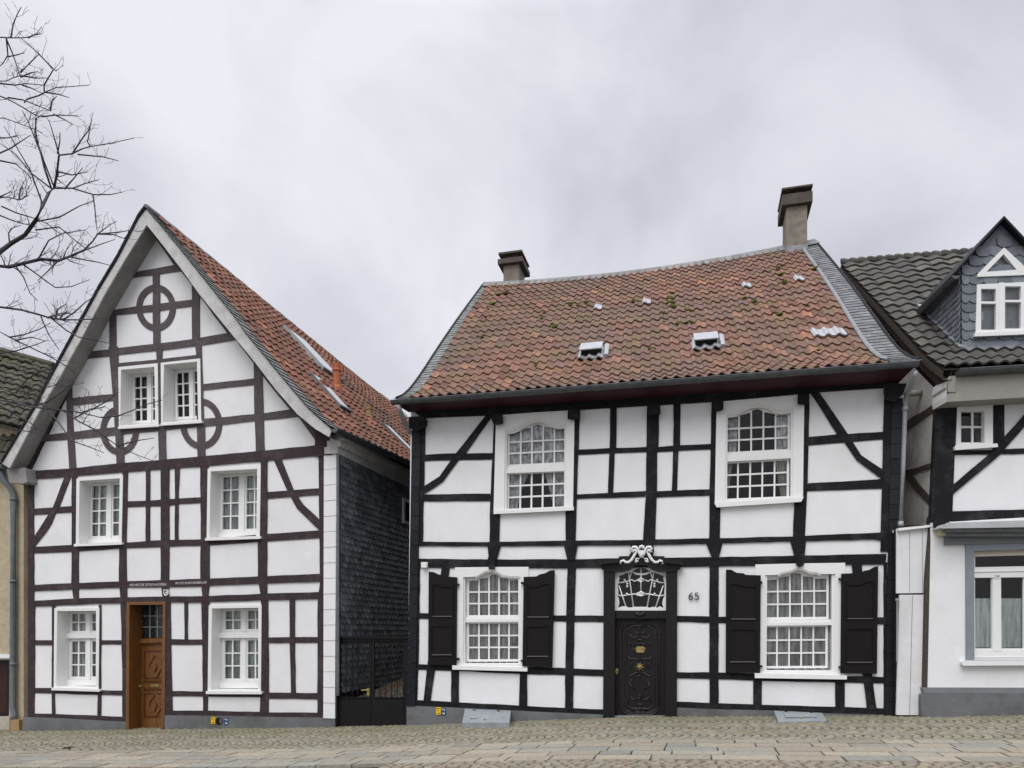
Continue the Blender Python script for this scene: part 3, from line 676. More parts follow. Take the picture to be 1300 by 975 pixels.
# fanlight frame and fretwork
fan_out = [(778.4, 776.6), (779, 726.2)]+archl[3:]+[(2*cx-x, y) for x, y in archl[3:-1][::-1]]+[(848.6, 726.2), (849, 776.6)]
S5 = lambda pts: S4(pts)
fan_in = S5([(215, 812), (232, 760), (225, 700), (212, 685), (222, 640), (214, 570), (222, 520), (236, 480), (226, 450), (262, 442), (320, 415), (372, 410), (400, 385), (435, 365), (478, 360), (520, 365), (555, 385), (590, 412), (640, 418), (700, 442), (735, 450), (726, 480), (738, 520), (744, 570), (738, 640), (742, 685), (728, 700), (715, 760), (730, 812), (690, 795), (655, 812), (610, 800), (575, 812), (540, 802), (478, 800), (400, 802), (350, 810), (300, 797), (262, 795)])
fl = pr(FR, fan_out, -.03, -.10, [fan_in]).build('fanlight', 'paint_white', D)
fw = MB()
def fret(pts, r=.011): fw.tube([FR.pt(x, y, -.055) for x, y in S5(pts)], r, 6)
for pts in ([(228, 560), (310, 808)], [(335, 412), (352, 520), (392, 806)], [(478, 362), (474, 640)], [(625, 412), (600, 520), (545, 806)], [(728, 560), (640, 808)], [(372, 405), (345, 490)], [(580, 405), (612, 490)],
            [(222, 530), (280, 525), (330, 510), (375, 495), (400, 515), (440, 500), (478, 485), (520, 500), (560, 515), (585, 495), (640, 512), (690, 528), (735, 530)],
            [(212, 668), (260, 678), (320, 668), (380, 660), (478, 650), (580, 660), (640, 672), (690, 680), (742, 668)]): fret(pts, .013)
for pts in ([(385, 410), (420, 430), (478, 438), (540, 430), (575, 410)], [(440, 500), (478, 480), (520, 500), (478, 520), (440, 500)], [(420, 662), (478, 632), (540, 662), (478, 675), (420, 662)]): fret(pts, .02)
for x, y in ((292, 500), (660, 500), (322, 570), (628, 570), (318, 656), (630, 656), (322, 540), (628, 540)):
    fret([(x, y-12), (x, y+14)], .019)
fw.build('fretwork', 'paint_white', fl, smooth=True)
MB().add([FR.pt(x, y, -.09) for x, y in rect(779, 712, 848, 776)], [(0, 1, 2, 3)]).build('pane', 'glass', fl)
interior_mb(FR, rect(782, 716, 845, 774), -.12, .5).build('room_recess', 'dark_gap', fl)
pr(FR, rect(778, 775.6, 848.6, 784.6), .0, -.14).build('door_transom', 'door_black', D, bevel=.008)
tb = MB()
for i in range(9):
    a = i/8*math.pi; tb.tube([FR.pt(812.6+7*math.cos(a), 778.4+4.5*math.sin(a), .0), FR.pt(812.6+2*math.cos(a), 778.4+1*math.sin(a), .025)], [.012, .02], 6)
tb.build('transom_carving', 'carving', D, smooth=True)
# door relief
S6 = lambda pts: [(765+x/6.505, 770+y/6.505) for x, y in pts]
def relief(mb, pts, r=.010, off=-.097): mb.tube([FR.pt(x, y, off+.006) for x, y in S6(pts)], r*1.25, 6)
rl = MB()
def rrect(x0, y0, x1, y1, r):
    pts = []
    for (cx_, cy_, a0) in ((x1-r, y0+r, -90), (x1-r, y1-r, 0), (x0+r, y1-r, 90), (x0+r, y0+r, 180)):
        for k in range(6): a = math.radians(a0+90*k/5); pts.append((cx_+r*math.cos(a), cy_+r*math.sin(a)))
    return pts+[pts[0]]
relief(rl, rrect(150, 110, 470, 895, 90), .012); relief(rl, rrect(162, 124, 458, 880, 84), .008); relief(rl, rrect(192, 160, 432, 845, 70), .009)
y = 215
while y < 810:
    for x in (177, 445): relief(rl, [(x-4, y), (x+4, y+9), (x-2, y+16)], .009)
    y += 21
for m in (0, 1):
    f = (lambda p: [(614-x, y) for x, y in p]) if m else (lambda p: p)
    for pts in ([(200, 165), (240, 135), (280, 140), (285, 165)], [(262, 200), (285, 222), (307, 228)], [(225, 230), (240, 255), (270, 258), (300, 245)], [(215, 300), (235, 310), (222, 325)], [(258, 320), (280, 305), (307, 305)],
                [(205, 410), (225, 432), (270, 430), (307, 445)], [(230, 470), (245, 480), (228, 495), (240, 510)], [(205, 565), (230, 575), (270, 548), (300, 545)], [(222, 625), (240, 660), (270, 685)], [(232, 745), (255, 770), (285, 765)],
                [(208, 690), (215, 700)], [(206, 780), (222, 770), (212, 795)], [(250, 855), (270, 835), (300, 850)], [(255, 880), (280, 865), (305, 880)], [(240, 600), (232, 630), (250, 645)], [(290, 350), (262, 360), (250, 340)], [(180, 850), (215, 868), (240, 860)]): relief(rl, f(pts), .0085)
for pts in ([(290, 165), (307, 150), (325, 165), (318, 185), (296, 185), (290, 165)], [(285, 285), (307, 270), (330, 285)], [(290, 745), (307, 725), (325, 745), (307, 760), (290, 745)], [(280, 815), (307, 805), (335, 815)], [(270, 855), (307, 835), (345, 855), (307, 875), (270, 855)], [(292, 578), (310, 570)]): relief(rl, pts, .010)
rl.build('relief_carving', 'carving', D, smooth=True)
sun = MB()
for i in range(8):
    a = i*math.pi/4+.1; b0 = FR.pt(812.2+1*math.cos(a), 846.6+1*math.sin(a), -.07); b1 = FR.pt(812.2+5.8*math.cos(a), 846.6+5.8*math.sin(a), -.075); sun.tube([b0, b1], [.016, .004], 6)
sun.tube([FR.pt(812.2, 846.6, -.098), FR.pt(812.2, 846.6, -.05)], [.034, .018], 12)
sun.build('sun_knocker', 'brass', D)
pr(FR, S6([(275, 345), (285, 332), (338, 332), (348, 345), (348, 362), (338, 378), (285, 378), (275, 362)]), -.085, -.1).build('bell_plate', 'brass', D, bevel=.004)
h = MB(); prism(h, FR, S6([(106, 520), (117, 508), (128, 520), (128, 545), (117, 562), (106, 545)]), -.088, -.1); h.tube([FR.pt(783, 851, -.09), FR.pt(783, 851, -.05), FR.pt(785.4, 851, -.045)], .011, 8)
h.build('door_handle', 'brass', D)
pr(FR, rect(778.2, 908.6, 844.6, 911.4), -.06, -.2).build('kick_strip', 'galv', D)
pr(FR, [(761.6, 913.4), (861, 913.4), (861, 925), (761.6, 925)], .13, -.2).build('door_step', 'stone', D, bevel=.01)

# ---- roof of the right house
OFE = .55
E0 = FR.pt(503, 506.5, OFE); E1 = FR.pt(1167, 457.5, OFE)
def pY(px, py, Y): r = ray(px, py); return CAM+r*Y
R0 = pY(613.5, 361, 20.5); R1 = pY(1035, 306.5, 18.6)
Nup = Vector((0, -.62, .78))
def SR(a, b):
    e = E0.lerp(E1, a); r = R0.lerp(R1, a)
    p = e.lerp(r, b); bb = max(b, 0)
    p = p-Nup*(.17*(bb/.16)*math.exp(1-bb/.16) if b > 0 else 0)
    p.z -= .20*4*a*(1-a)*b*b+.03*math.sin(a*9)*b*(1-b)
    return p
roof = grid_mb(SR, 24, 16, lower=.02).build('roof', 'roof_under', HR)
AL, AR_ = .047, .937                                     # where the tiles meet the slate verges
def aL(b): return .033-.013*b
def aR(b): return .946+.005*b
def SRt(a, b): return SR(aL(b)+(aR(b)-aL(b))*a, b)
tile_roof(MB(), SRt, 44, 22, pantile, 0, 1, -.010, .985, lift=.030, thick=.014).build('roof_tiles', 'tiles_red', roof, smooth=False)
def SLv(a, b): return SR(-.004+(aL(b)+.006)*a, b)
def SRv(a, b): return SR(aR(b)+.008+(1.004-aR(b)-.008)*a, b)
slate_rows(MB(), SLv, 3, 58, 0, 1, -.004, 1, lift=.011).build('verge_slates', 'slate_verge', roof)
slate_rows(MB(), SRv, 3, 58, 0, 1, -.004, 1, lift=.011).build('verge_slates', 'slate_verge_dark', roof)
lf = MB(); lf.tube([SR(aR(b/20)+.004, b/20)+Vector((0, 0, .055)) for b in range(21)], .036, 6); lf.build('verge_flashing', 'lead', roof)
lf = MB(); lf.tube([SR(.001, b/20)+Vector((0, 0, .02)) for b in range(21)], .03, 6); lf.build('verge_edge', 'slate_base', roof); lf = MB(); lf.tube([SR(1.0, b/20)+Vector((0, 0, .02)) for b in range(21)], .03, 6); lf.build('verge_edge', 'slate_base', roof)
# ridge capping in slate, running over the sagging ridge
Bk = Vector((.25, 1, 0)).normalized()
def SRr(a, b): return SR(a, 1)+Vector((0, -.30, -.25))*(1-b)+Vector((0, .0, .05))
slate_rows(MB(), SRr, 34, 1, 0.0, 1.0, 0, 1, lift=.012, stag=0).build('ridge_capping', 'slate_verge', roof)
def SRb(a, b): return SR(a, 1-b)+(SR(a, 1)-SR(a, 1-b)).dot(Bk)*2*Bk*1.0
grid_mb(SRb, 10, 8).build('rear_slope', 'roof_under', roof)
# replacement tiles in pale metal, moss and vents
def patch(px, py, name='replacement_tile', mat='metal_light', nc=1, nr=1):
    a, b = find_ab(SRt, px, py); wa, wb = 1/44, .995/22
    a = math.floor(a/wa)*wa; b = math.floor((b+.010)/wb)*wb-.010
    o = tile_roof(MB(), lambda x, y: SRt(x, y)+Vector((0, -.018, .024)), nc, nr, pantile, a, a+wa*nc, b, b+wb*nr, lift=.032, thick=.016, jit=.002)
    return o.build(name, mat, roof)
patch(1036, 426, nc=3)
for q in ((1014, 360), (943, 369), (757, 394), (820, 385)): patch(*q)
def blob(mb, c, r, sq=.5, n=9):
    bm = bmesh.new(); bmesh.ops.create_icosphere(bm, subdivisions=2, radius=1)
    vs = []
    for v in bm.verts:
        k = 1+.45*noise.noise(v.co*2.1+Vector(c)*3); q = v.co*k; vs.append(Vector(c)+Vector((q.x*r, q.y*r, q.z*r*sq)))
    mb.add(vs, [tuple(v.index for v in f.verts) for f in bm.faces]); bm.free()
for (px, py, n, r) in [(634, 376, 6, .07), (642, 375, 7, .08), (625, 388, 5, .07), (726, 389, 6, .07), (746, 387, 5, .06), (735, 391, 3, .05), (690, 401, 3, .05), (703, 419, 5, .07), (851, 374, 4, .06), (851, 381, 6, .08), (851, 387, 6, .08), (852, 392, 5, .06), (806, 385, 5, .06), (827, 447, 5, .06), (618, 395, 3, .05), (683, 466, 3, .05), (988, 343, 4, .06), (992, 352, 4, .06), (997, 360, 5, .06), (943, 383, 3, .06), (956, 386, 5, .07), (874, 396, 4, .06), (875, 413, 5, .06), (863, 414, 4, .05), (1039, 341, 5, .06), (771, 371, 3, .05), (760, 367, 3, .04), (688, 407, 3, .05), (840, 401, 3, .05), (1024, 391, 3, .04), (988, 402, 4, .06), (1041, 448, 3, .04), (615, 430, 2, .05), (839, 412, 2, .05), (620, 405, 3, .05)]:
    a, b = find_ab(SRt, px, py)
    ms = MB(); pts_ = [(rnd.uniform(-.006, .006), rnd.uniform(-.010, .010)) for k in range(n)]
    for k in range(n): blob(ms, SRt(a+pts_[k][0], b+pts_[k][1])+Vector((0, -.02, .045)), r*rnd.uniform(.6, 1.05))
    ms.build('moss_cushion', 'moss', roof)
for (px, py) in ((752, 453), (897, 441)):
    a, b = find_ab(SRt, px, py); wa, wb = 1/44, .995/22
    ux = (SRt(a+.01, b)-SRt(a-.01, b)).normalized(); uy = (SRt(a, b+.01)-SRt(a, b-.01)).normalized(); un = ux.cross(uy).normalized(); c = SRt(a, b)
    v = tile_roof(MB(), lambda x, y: SRt(x, y)+un*.035, 3, 1, pantile, a-1.5*wa, a+1.5*wa, b-.75*wb, b+.9*wb, thick=.02, over=0).build('roof_vent', 'metal_light', roof, 'pale metal vent hood among the tiles')
    hd = MB(); P = c-ux*.24-uy*.15+un*.20; hd.box(P, ux*.46, uy*.42-un*.03, un*.03); hd.build('vent_hood', 'metal_light', v, bevel=.006)
    hd = MB(); hd.box(c-ux*.21-uy*.09+un*.03, ux*.40, uy*.30, un*.165); hd.build('vent_opening', 'slate_base', v)
    hd = MB(); hd.tube([c+ux*.29-uy*.26+un*.085, c+ux*.29+uy*.28+un*.085], [.055, .06], 8); hd.build('vent_flange', 'metal_light', v)
# chimneys
def chimney(px0, px1, pyt, pyb, Y, depth, cap, label):
    a = pY(px0, pyb, Y); b = pY(px1, pyb, Y); dx = UD*((b-a).dot(UD)); dy = Bk*depth; zt = pY(px0, pyt, Y).z
    c = MB(); c.box(Vector((a.x, a.y, a.z-1.2)), dx, dy, Vector((0, 0, zt-a.z+1.2))); ch = c.build('chimney', 'chimney', roof, label, bevel=.01)
    ex, n, base = cap
    o = Vector((a.x, a.y, zt)); ux = dx.normalized(); z = zt
    for (k, h, ov) in n:
        m = MB(); m.box(Vector((o.x, o.y, z))-ux*ov-Bk*ov, dx+ux*2*ov, dy+Bk*2*ov, Vector((0, 0, h))); m.build('chimney_cap' if k else 'chimney_pier', 'chimney_cap', ch, bevel=.006 if k else 0); z += h
    f = MB(); f.box(Vector((a.x, a.y, a.z-.62))-ux*.012-Bk*.012, dx+ux*.024, dy+Bk*.024, Vector((0, 0, .62+base))); f.build('chimney_flashing', 'lead', ch)
    return ch
chimney(998.2, 1024, 263, 313, 18.35, .80, (0, [(1, .26, .11), (0, .12, -.06), (1, .05, .115)], .0), 'tall rendered chimney with a slab hood at the right end of the ridge')
chimney(639, 660, 337.5, 357, 20.6, .70, (0, [(1, .14, .13), (0, .13, -.02), (1, .06, .115)], -.1), 'short chimney with a slab hood at the left end of the ridge')
# gutter, soffit, fascia
gA = FR.pt(497.5, 509.6, OFE+.06); gB = FR.pt(1166, 460.2, OFE+.06)
g = gutter(MB(), gA, gB, WD, .072, 15).build('gutter', 'zinc', HR, smooth=False)
sf = MB(); a0, a1 = FR.pt(500, 512, OFE-.02), FR.pt(1163, 464, OFE-.02); b0, b1 = FR.pt(519, 523.5, .06), FR.pt(1142, 485, .06)
sf.add([a0, a1, b1, b0], [(0, 1, 2, 3)]); t = Vector((0, 0, .22)); sf.add([a0, a1, a1+t*.15, a0+t*.15], [(0, 1, 2, 3)])
sf.add([b0, b1, b1+t*.8, b0+t*.8], [(0, 1, 2, 3)]); sf.add([a0, b0, b0+t*.8, a0+t*.15], [(0, 1, 2, 3)]); sf.add([a1, b1, b1+t*.8, a1+t*.15], [(0, 1, 2, 3)])
sf.build('eaves_soffit', 'maroon', HR)
dp = MB(); dp.tube([FR.pt(506, 514, OFE+.05), FR.pt(507.5, 520, OFE+.02), FR.pt(512, 532, .35), FR.pt(518, 543, .10), FR.pt(521.4, 550, .04)], .042, 10); dp.build('downpipe', 'galv', HR, smooth=True)
dp = MB(); dp.tube([FR.pt(1162, 471, OFE+.03), FR.pt(1161.5, 477, OFE), FR.pt(1158, 487, .38), FR.pt(1151.5, 502, .12), FR.pt(1149.2, 516, .07), FR.pt(1146.4, 590, .05), FR.pt(1143.4, 669, .05)], .038, 10)
dp.tube([FR.pt(1149.2, 517, .07), FR.pt(1149.0, 522, .07)], .05, 10); dp.tube([FR.pt(1143.6, 662, .05), FR.pt(1143.4, 669, .05)], .047, 10); dp.build('downpipe', 'galv', HR, smooth=True)
# gable and rear walls
def gable(F, house, pxs, ridge, bdir, depth, mat, ztop):
    q = F.pt(pxs, 900, -.01); z0 = q.z-.8; bd = Vector((bdir[0], bdir[1], 0)).normalized()
    a = Vector((q.x, q.y, z0)); b = Vector((q.x, q.y, ztop)); c = a+bd*depth; r = a+bd*depth*.5; r.z = ridge
    d = Vector((c.x, c.y, ztop))
    MB().add([a, b, r, d, c], [(0, 1, 2, 3, 4)]).build('side_wall', mat, house)
gable(FR, HR, 524, R0.z-.35, (.25, 1), 11.4, 'slate_base', E0.z-.05)
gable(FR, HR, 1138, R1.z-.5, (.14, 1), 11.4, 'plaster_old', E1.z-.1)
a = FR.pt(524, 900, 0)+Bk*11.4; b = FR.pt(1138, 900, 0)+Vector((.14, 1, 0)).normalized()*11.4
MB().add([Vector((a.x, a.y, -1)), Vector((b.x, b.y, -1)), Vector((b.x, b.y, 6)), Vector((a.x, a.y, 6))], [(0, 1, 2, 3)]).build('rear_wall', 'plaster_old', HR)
# white sensor box under the first floor beam
tag(pr(FR, rect(535, 714, 541, 720), .10, .026).build('sensor_box', 'paint_white', None, bevel=.008), 'small white sensor box on the black beam above the leftmost shutter', 'sensor')
# house number
n65 = root('house_number', FR.pt(880.5, 762, .01), 'dark metal house number 65 on the white panel beside the carved door', 'house number')
def digit(pts, k=.0105):
    mb = MB(); mb.tube([FR.pt(x, y, .03) for x, y in pts], k, 6); mb.build('digit', 'number', n65, smooth=True)
digit([(879.0, 752.6), (877.2, 753.2), (875.6, 755.2), (874.6, 757.6), (874.8, 759.6), (876.2, 761), (878, 761), (879.4, 759.8), (879.6, 758.2), (878.6, 756.8), (877, 756.6), (875.4, 757.6)])
digit([(886.4, 752.8), (882.8, 753), (882.4, 756.2), (884, 755.6), (886, 756.2), (887, 757.8), (886.6, 759.8), (885, 761), (883, 760.8), (881.8, 759.8)])

# ================================================================== LEFT HOUSE, gabled, dark brown timbers
p = FL.pt(220, 925); HL = root('timber_framed_house', (p.x, p.y, p.z), 'tall gabled white house with dark brown timbers, ring ornaments and a varnished oak door', 'house', 'half-timbered houses along the street')
LDEP = .30
def L_cur(q, mat, folds=9):
    def f(w): curtain_mb(MB(), FL, q, -LDEP-.085, folds, .02, 60).build('curtain', mat, w)
    return f
def casement(F, house, casing, inner, sash, rows, name='window', mat='voile', two=None, transom=None, sill=None, ledge=None, label=None, depth=LDEP):
    """deep white reveal with a two-leaf casement standing at its back; traced at its own depth"""
    w = pr(F, casing, .035, -depth-.05, [inner]).build(name, 'paint_white', house, label)
    sets = [(sash, rows)]+([two] if two else [])
    for q, r in sets:
        q = [tuple(x) for x in q]; mid = .5
        L_ = [bil(q, 0, 0), bil(q, .47, 0), bil(q, .47, 1), bil(q, 0, 1)]; R_ = [bil(q, .53, 0), bil(q, 1, 0), bil(q, 1, 1), bil(q, .53, 1)]
        for leaf in (L_, R_):
            wd = leaf[1][0]-leaf[0][0]
            hole = [bil(leaf, .14, 0.03), bil(leaf, .90, .03), bil(leaf, .90, .97), bil(leaf, .14, .97)]
            hole = [(x, y+(1.2 if k < 2 else -1.6)) for k, (x, y) in enumerate(hole)]
            s = pr(F, leaf, -depth, -depth-.05, [hole]).build('sash', 'paint_white', w)
            mb = MB(); bars_mb(mb, F, hole, 2, r, -depth-.004, .8); mb.build('glazing_bars', 'paint_white', s) if False else mb.build('glazing_bars', 'paint_white', w)
            MB().add([F.pt(x, y, -depth-.03) for x, y in grow(hole, 1)], [(0, 1, 2, 3)]).build('pane', 'glass', w)
        pr(F, [bil(q, .455, -.01), bil(q, .545, -.01), bil(q, .545, 1.0), bil(q, .455, 1.0)], -depth+.02, -depth-.04).build('mullion', 'paint_white', w, bevel=.006)
    b = [bbox(s[0]) for s in sets]; q = [(min(x[0] for x in b), min(x[1] for x in b)-2), (max(x[2] for x in b), min(x[1] for x in b)-2), (max(x[2] for x in b), max(x[3] for x in b)+2), (min(x[0] for x in b), max(x[3] for x in b)+2)]
    # back board of the recess round the sashes
    x0, y0, x1, y1 = q[0][0], q[0][1], q[2][0], q[2][1]
    ring = [(x0-10, y0-14), (x1+14, y0-14), (x1+14, y1+10), (x0-10, y1+10)]
    holes = [[tuple(z) for z in s[0]] for s in sets]
    pr(F, ring, -depth-.01, -depth-.045, [[(hx+(.6 if k in (0, 3) else -.6), hy+(.6 if k < 2 else -.6)) for k, (hx, hy) in enumerate(hh)] for hh in holes]).build('frame', 'paint_white', w)
    if mat: L_cur(q, mat)(w)
    interior_mb(F, q, -depth-.06).build('room_recess', 'room', w)
    if transom: pr(F, transom, -depth+.07, -depth-.03).build('transom', 'paint_white', w, bevel=.008)
    if ledge: pr(F, ledge, -depth+.06, -depth-.02).build('ledge', 'paint_white', w, bevel=.008)
    if sill: pr(F, sill, .09, -depth).build('sill', 'paint_white', w, bevel=.006)
    return w
wins = dict(
 g1=dict(casing=[(150, 466), (200, 461), (201, 541), (151, 543.4)], inner=[(153.6, 469.4), (196, 465.6), (197, 537.6), (152.6, 540.2)], sash=[(168, 476), (211, 472.4), (211, 535.6), (169, 538)], rows=4, mat=None, sill=[(150, 542), (201.5, 538.6), (201.5, 541), (150, 544.2)], label='left one of the pair of small gable windows'),
 g2=dict(casing=[(204, 460.6), (254, 455), (255.4, 536.4), (204.6, 540)], inner=[(208, 463), (250, 459), (251.6, 533), (206.6, 536.4)], sash=[(221.6, 471), (263.6, 467), (264, 530.6), (223, 533)], rows=4, mat=None, sill=[(204, 537.8), (256, 534), (256, 536.4), (204, 540)], label='right one of the pair of small gable windows'),
 f1=dict(casing=[(97, 607.6), (156, 603.4), (154.2, 690.6), (96.2, 692.6)], inner=[(101, 610.4), (152, 607.2), (150.6, 688.4), (99.6, 690.4)], sash=[(114, 614.2), (164, 611.2), (163.6, 683), (113, 684.6)], rows=4, ledge=[(109, 685.2), (165, 683), (165, 687), (108, 689.4)], sill=[(94, 690.8), (154.4, 688.4), (154.4, 691), (94, 693.4)], label='first floor window left of the twin posts'),
 f2=dict(casing=[(263.6, 595), (331, 591), (329.6, 683.4), (262.2, 685)], inner=[(267.4, 598.4), (326.4, 595.2), (325.2, 680.4), (266, 682.4)], sash=[(279.4, 602.8), (336, 599.6), (335.6, 674.6), (278.4, 676)], rows=4, ledge=[(274, 676.6), (337, 674.8), (337, 680), (273, 682.2)], sill=[(260.6, 683.4), (330.4, 680.8), (330.4, 683.6), (260.6, 686)], label='first floor window right of the twin posts'),
 b1=dict(casing=[(69, 772), (126, 771.6), (125, 876.4), (68, 874)], inner=[(72.6, 775.6), (122, 775.4), (121.6, 873), (71.4, 871.4)], sash=[(88, 777.4), (136.4, 777), (136.4, 803), (88, 803.4)], rows=2, two=([(88, 811.6), (136.4, 811.4), (136.4, 862), (87.4, 862)], 3), transom=[(81.6, 804), (138, 803.6), (138, 809.4), (82.4, 810)], ledge=[(81, 863.2), (138, 863), (138, 870), (80.6, 870)], sill=[(65.6, 873), (126, 875), (126, 877.8), (65.6, 876)], label='ground floor window left of the oak door'),
 b2=dict(casing=[(265, 768.6), (332, 767.6), (331, 878.8), (263.6, 878.4)], inner=[(269, 772.4), (328, 771.4), (327.4, 876), (267.6, 875.6)], sash=[(282.6, 774), (336.4, 773), (336.4, 800.8), (282.6, 801.4)], rows=2, two=([(282, 810.4), (336.4, 810), (336.4, 864.6), (281.6, 864.6)], 3), transom=[(275.6, 803.6), (338, 803.2), (338, 809), (276.6, 809.6)], ledge=[(275.6, 865.8), (338, 865.6), (338, 873.2), (275, 873.4)], sill=[(261.6, 877.4), (331.8, 878), (331.8, 881), (261.6, 880.8)], label='ground floor window right of the oak door'))
Lo = [(36, 612), (34, 592), (54, 548), (84, 494), (108, 446), (138, 390), (168, 340), (196, 294), (232, 336), (258, 372), (300, 424), (326, 458), (352, 492), (380, 524), (402, 542), (427, 562), (424, 940), (36.5, 945), (36.5, 760)]
L_holes = []
for k, d in wins.items():
    x = d['inner']; L_holes.append(grow(x, 1.6))
L_holes.append([(161.5, 765.5), (208.6, 765.2), (207, 930), (160.6, 928)])
wall_windows(FL, Lo, L_holes, 'plaster', HL, 0, .3)
for k, d in wins.items(): casement(FL, HL, **d)
LT = 'oak_dark'
T = lambda kind, q, fr=.02, j=.35: timber(FL, HL, kind, q, 'oak_faded' if max(y for x, y in q) < 598 and min(y for x, y in q) < 540 else LT, fr, j)
for q in [
 strip([(32, 598), (88, 595), (148, 588.6), (201, 584.4), (251, 580), (325, 573), (400, 565.6), (419, 563.6)], [(32, 609), (82, 605), (162, 598.6), (204, 595.6), (254, 592), (339, 584.4), (405, 578), (425.4, 576)]),
 strip([(42, 743), (91, 740.6), (151, 738.4), (204, 736.6), (255, 735), (327, 732), (406, 728.6)], [(42, 750), (88, 748), (147, 745.8), (202, 745.2), (253, 744), (320, 741), (406, 738)]),
 strip([(40, 763), (94, 760), (153, 758.4), (206, 757.6), (257, 757), (331, 754), (408, 751.6)], [(44, 769.6), (67, 769), (127, 766), (153, 765.6), (159, 765), (209, 764.6), (256, 764.4), (340, 761.6), (404, 760)]),
 ]: T('timber_beam', q, .026)
for q in [strip([(43, 906), (66, 906.4), (123.6, 908.6), (159, 910.2)], [(35.6, 910), (100, 912.6), (159.4, 916)]),
          strip([(208, 902), (258, 902.4), (330, 904), (341, 904.6), (404, 905)], [(208, 908), (300, 908.8), (410, 910.6)])]: T('sill_beam', q, .022)
for q in [
 strip([(50, 553.6), (85, 549), (144, 542.6), (201, 541), (256, 535), (260, 531.6), (323, 526), (372, 519.6)], [(52, 560.6), (94, 557), (156, 551), (209, 546), (275, 539.6), (334, 533), (380, 528.4)]),
 strip([(88, 506), (144, 500.4)], [(88, 515), (144, 508)]), strip([(257, 488), (323, 480.4)], [(258, 495), (324, 488)]),
 strip([(106, 447.4), (138, 443.6), (194, 437), (244, 430.6), (293, 422.2)], [(102, 456.4), (150, 450), (198, 445), (255, 438), (300, 430.8)]),
 strip([(148, 461.4), (199, 456.6)], [(148, 467), (200, 462)]), strip([(205, 456), (255, 450)], [(205, 461), (255, 455.6)]),
 strip([(134, 397), (148, 393), (173, 389), (194, 387), (203, 385.6), (223, 383), (244, 380.4)], [(134, 401.4), (147, 400), (174, 397), (193, 395.4), (222, 391), (244, 388.4)]),
 strip([(168, 346.4), (171, 345.6), (197, 341), (222, 336.2)], [(166, 352.6), (194, 349), (229, 343.8)]),
 strip([(42, 646), (67, 644.4), (91, 642.6)], [(42, 653.4), (91, 650)]),
 strip([(42, 694.5), (91, 692), (160, 689), (204, 686), (255, 685), (339, 678), (406, 673.5)], [(42, 702), (100, 699.6), (160, 695.6), (204, 694), (265, 692), (339, 687), (407, 682.5)]),
 strip([(160, 636.6), (185, 636), (204, 634.6), (228, 633), (255, 631.4)], [(160, 643.6), (185, 642.6), (214, 642), (226, 639.6), (256, 638)]),
 strip([(338, 625), (365, 623), (406, 620)], [(338, 633), (377, 630), (406, 628)]),
 strip([(43, 813), (68, 813)], [(43, 818.6), (68, 818.6)]), strip([(127, 813), (156, 813)], [(127, 818), (157, 818)]),
 strip([(43, 873.6), (67, 873.6), (127, 876.4), (156, 877)], [(43, 879.4), (66, 880), (124, 881.8), (156, 882.6)]),
 strip([(215, 811.6), (258, 812)], [(215, 818), (258, 818)]),
 strip([(216, 877.6), (259, 878), (330, 879), (341, 879.4), (404, 880)], [(216, 883.6), (263, 884), (330, 884.6), (341, 886.6), (404, 887.4)]),
 strip([(339, 809.6), (404, 809)], [(339, 816), (404, 815.6)])]: T('timber_rail', q, .017)
for q in [
 [(193.6, 345), (202, 344), (203, 442), (194.4, 444)], [(139, 398), (147, 395), (147, 446), (139, 448)], [(138, 440), (149, 440), (150.4, 500), (151, 540), (155.6, 552), (157.4, 592), (148, 592), (146.4, 552), (143.4, 505)],
 [(243.4, 362), (253, 374), (253, 430), (244, 432)], [(247.6, 436), (255.4, 436), (257.4, 490), (258.6, 536), (259.6, 541), (260.4, 584), (251, 584), (250, 541), (251, 470)],
 [(198, 440), (206, 440), (204, 536), (203.6, 540), (210, 546), (211, 586), (202, 587), (200.6, 540), (200, 470)],
 [(84, 496), (91, 488), (93, 548), (96.6, 597), (88, 597), (85.4, 548)], [(322, 458), (332.4, 472), (334, 524), (335.6, 575), (325, 576), (323, 526)],
 [(35.6, 604), (42.6, 604), (42.6, 760), (44, 770), (43, 908), (35.6, 910)],
 [(91, 602), (97.4, 602), (96.4, 690), (99.4, 700), (99.4, 762), (93.6, 762), (90.6, 741), (91, 700)],
 [(155.6, 596), (162, 596), (160, 690), (160.6, 740), (161, 760), (153, 760), (151, 738), (151.4, 696), (154, 688)],
 [(185, 594), (190, 594), (190, 689), (185, 689)], [(204, 592), (214.6, 592), (214, 760), (206.6, 760), (204, 738)], [(222, 592), (227.6, 592), (226, 640), (226, 688), (222, 688), (222.4, 640)],
 [(254.4, 588), (264, 588), (262.4, 686), (265.6, 692), (265.6, 740), (263.6, 758), (257.4, 758), (254.4, 735), (255, 686)],
 [(331, 580), (339, 580), (338.6, 690), (338.6, 755), (331, 755), (327.4, 735), (327.4, 688), (329.6, 683)],
 [(404.6, 576), (411.2, 574), (411.4, 760), (410.4, 908), (403, 908), (403.6, 762), (406.4, 740)],
 [(66, 768), (69.4, 768), (68.4, 875), (69.6, 908), (66, 908)], [(125.4, 768), (128, 768), (127.6, 908), (123.6, 908), (124.6, 877)],
 [(153, 764), (160.6, 764), (160, 918), (155.6, 918), (155.4, 850)], [(208.6, 763), (216, 763), (216.6, 818), (218.4, 912), (207.2, 912)],
 [(234, 763), (238, 763), (238, 814), (234.4, 814)], [(255.4, 763), (265.4, 763), (263.6, 878), (263, 906), (258, 906), (257, 820)],
 [(331.6, 760), (340, 760), (341, 880), (340.6, 908), (329.6, 908), (331, 878)],
 [(367.6, 760), (374, 760), (374, 815), (375, 882), (369.6, 882), (367.8, 815)]]: T('timber_post', q, .021)
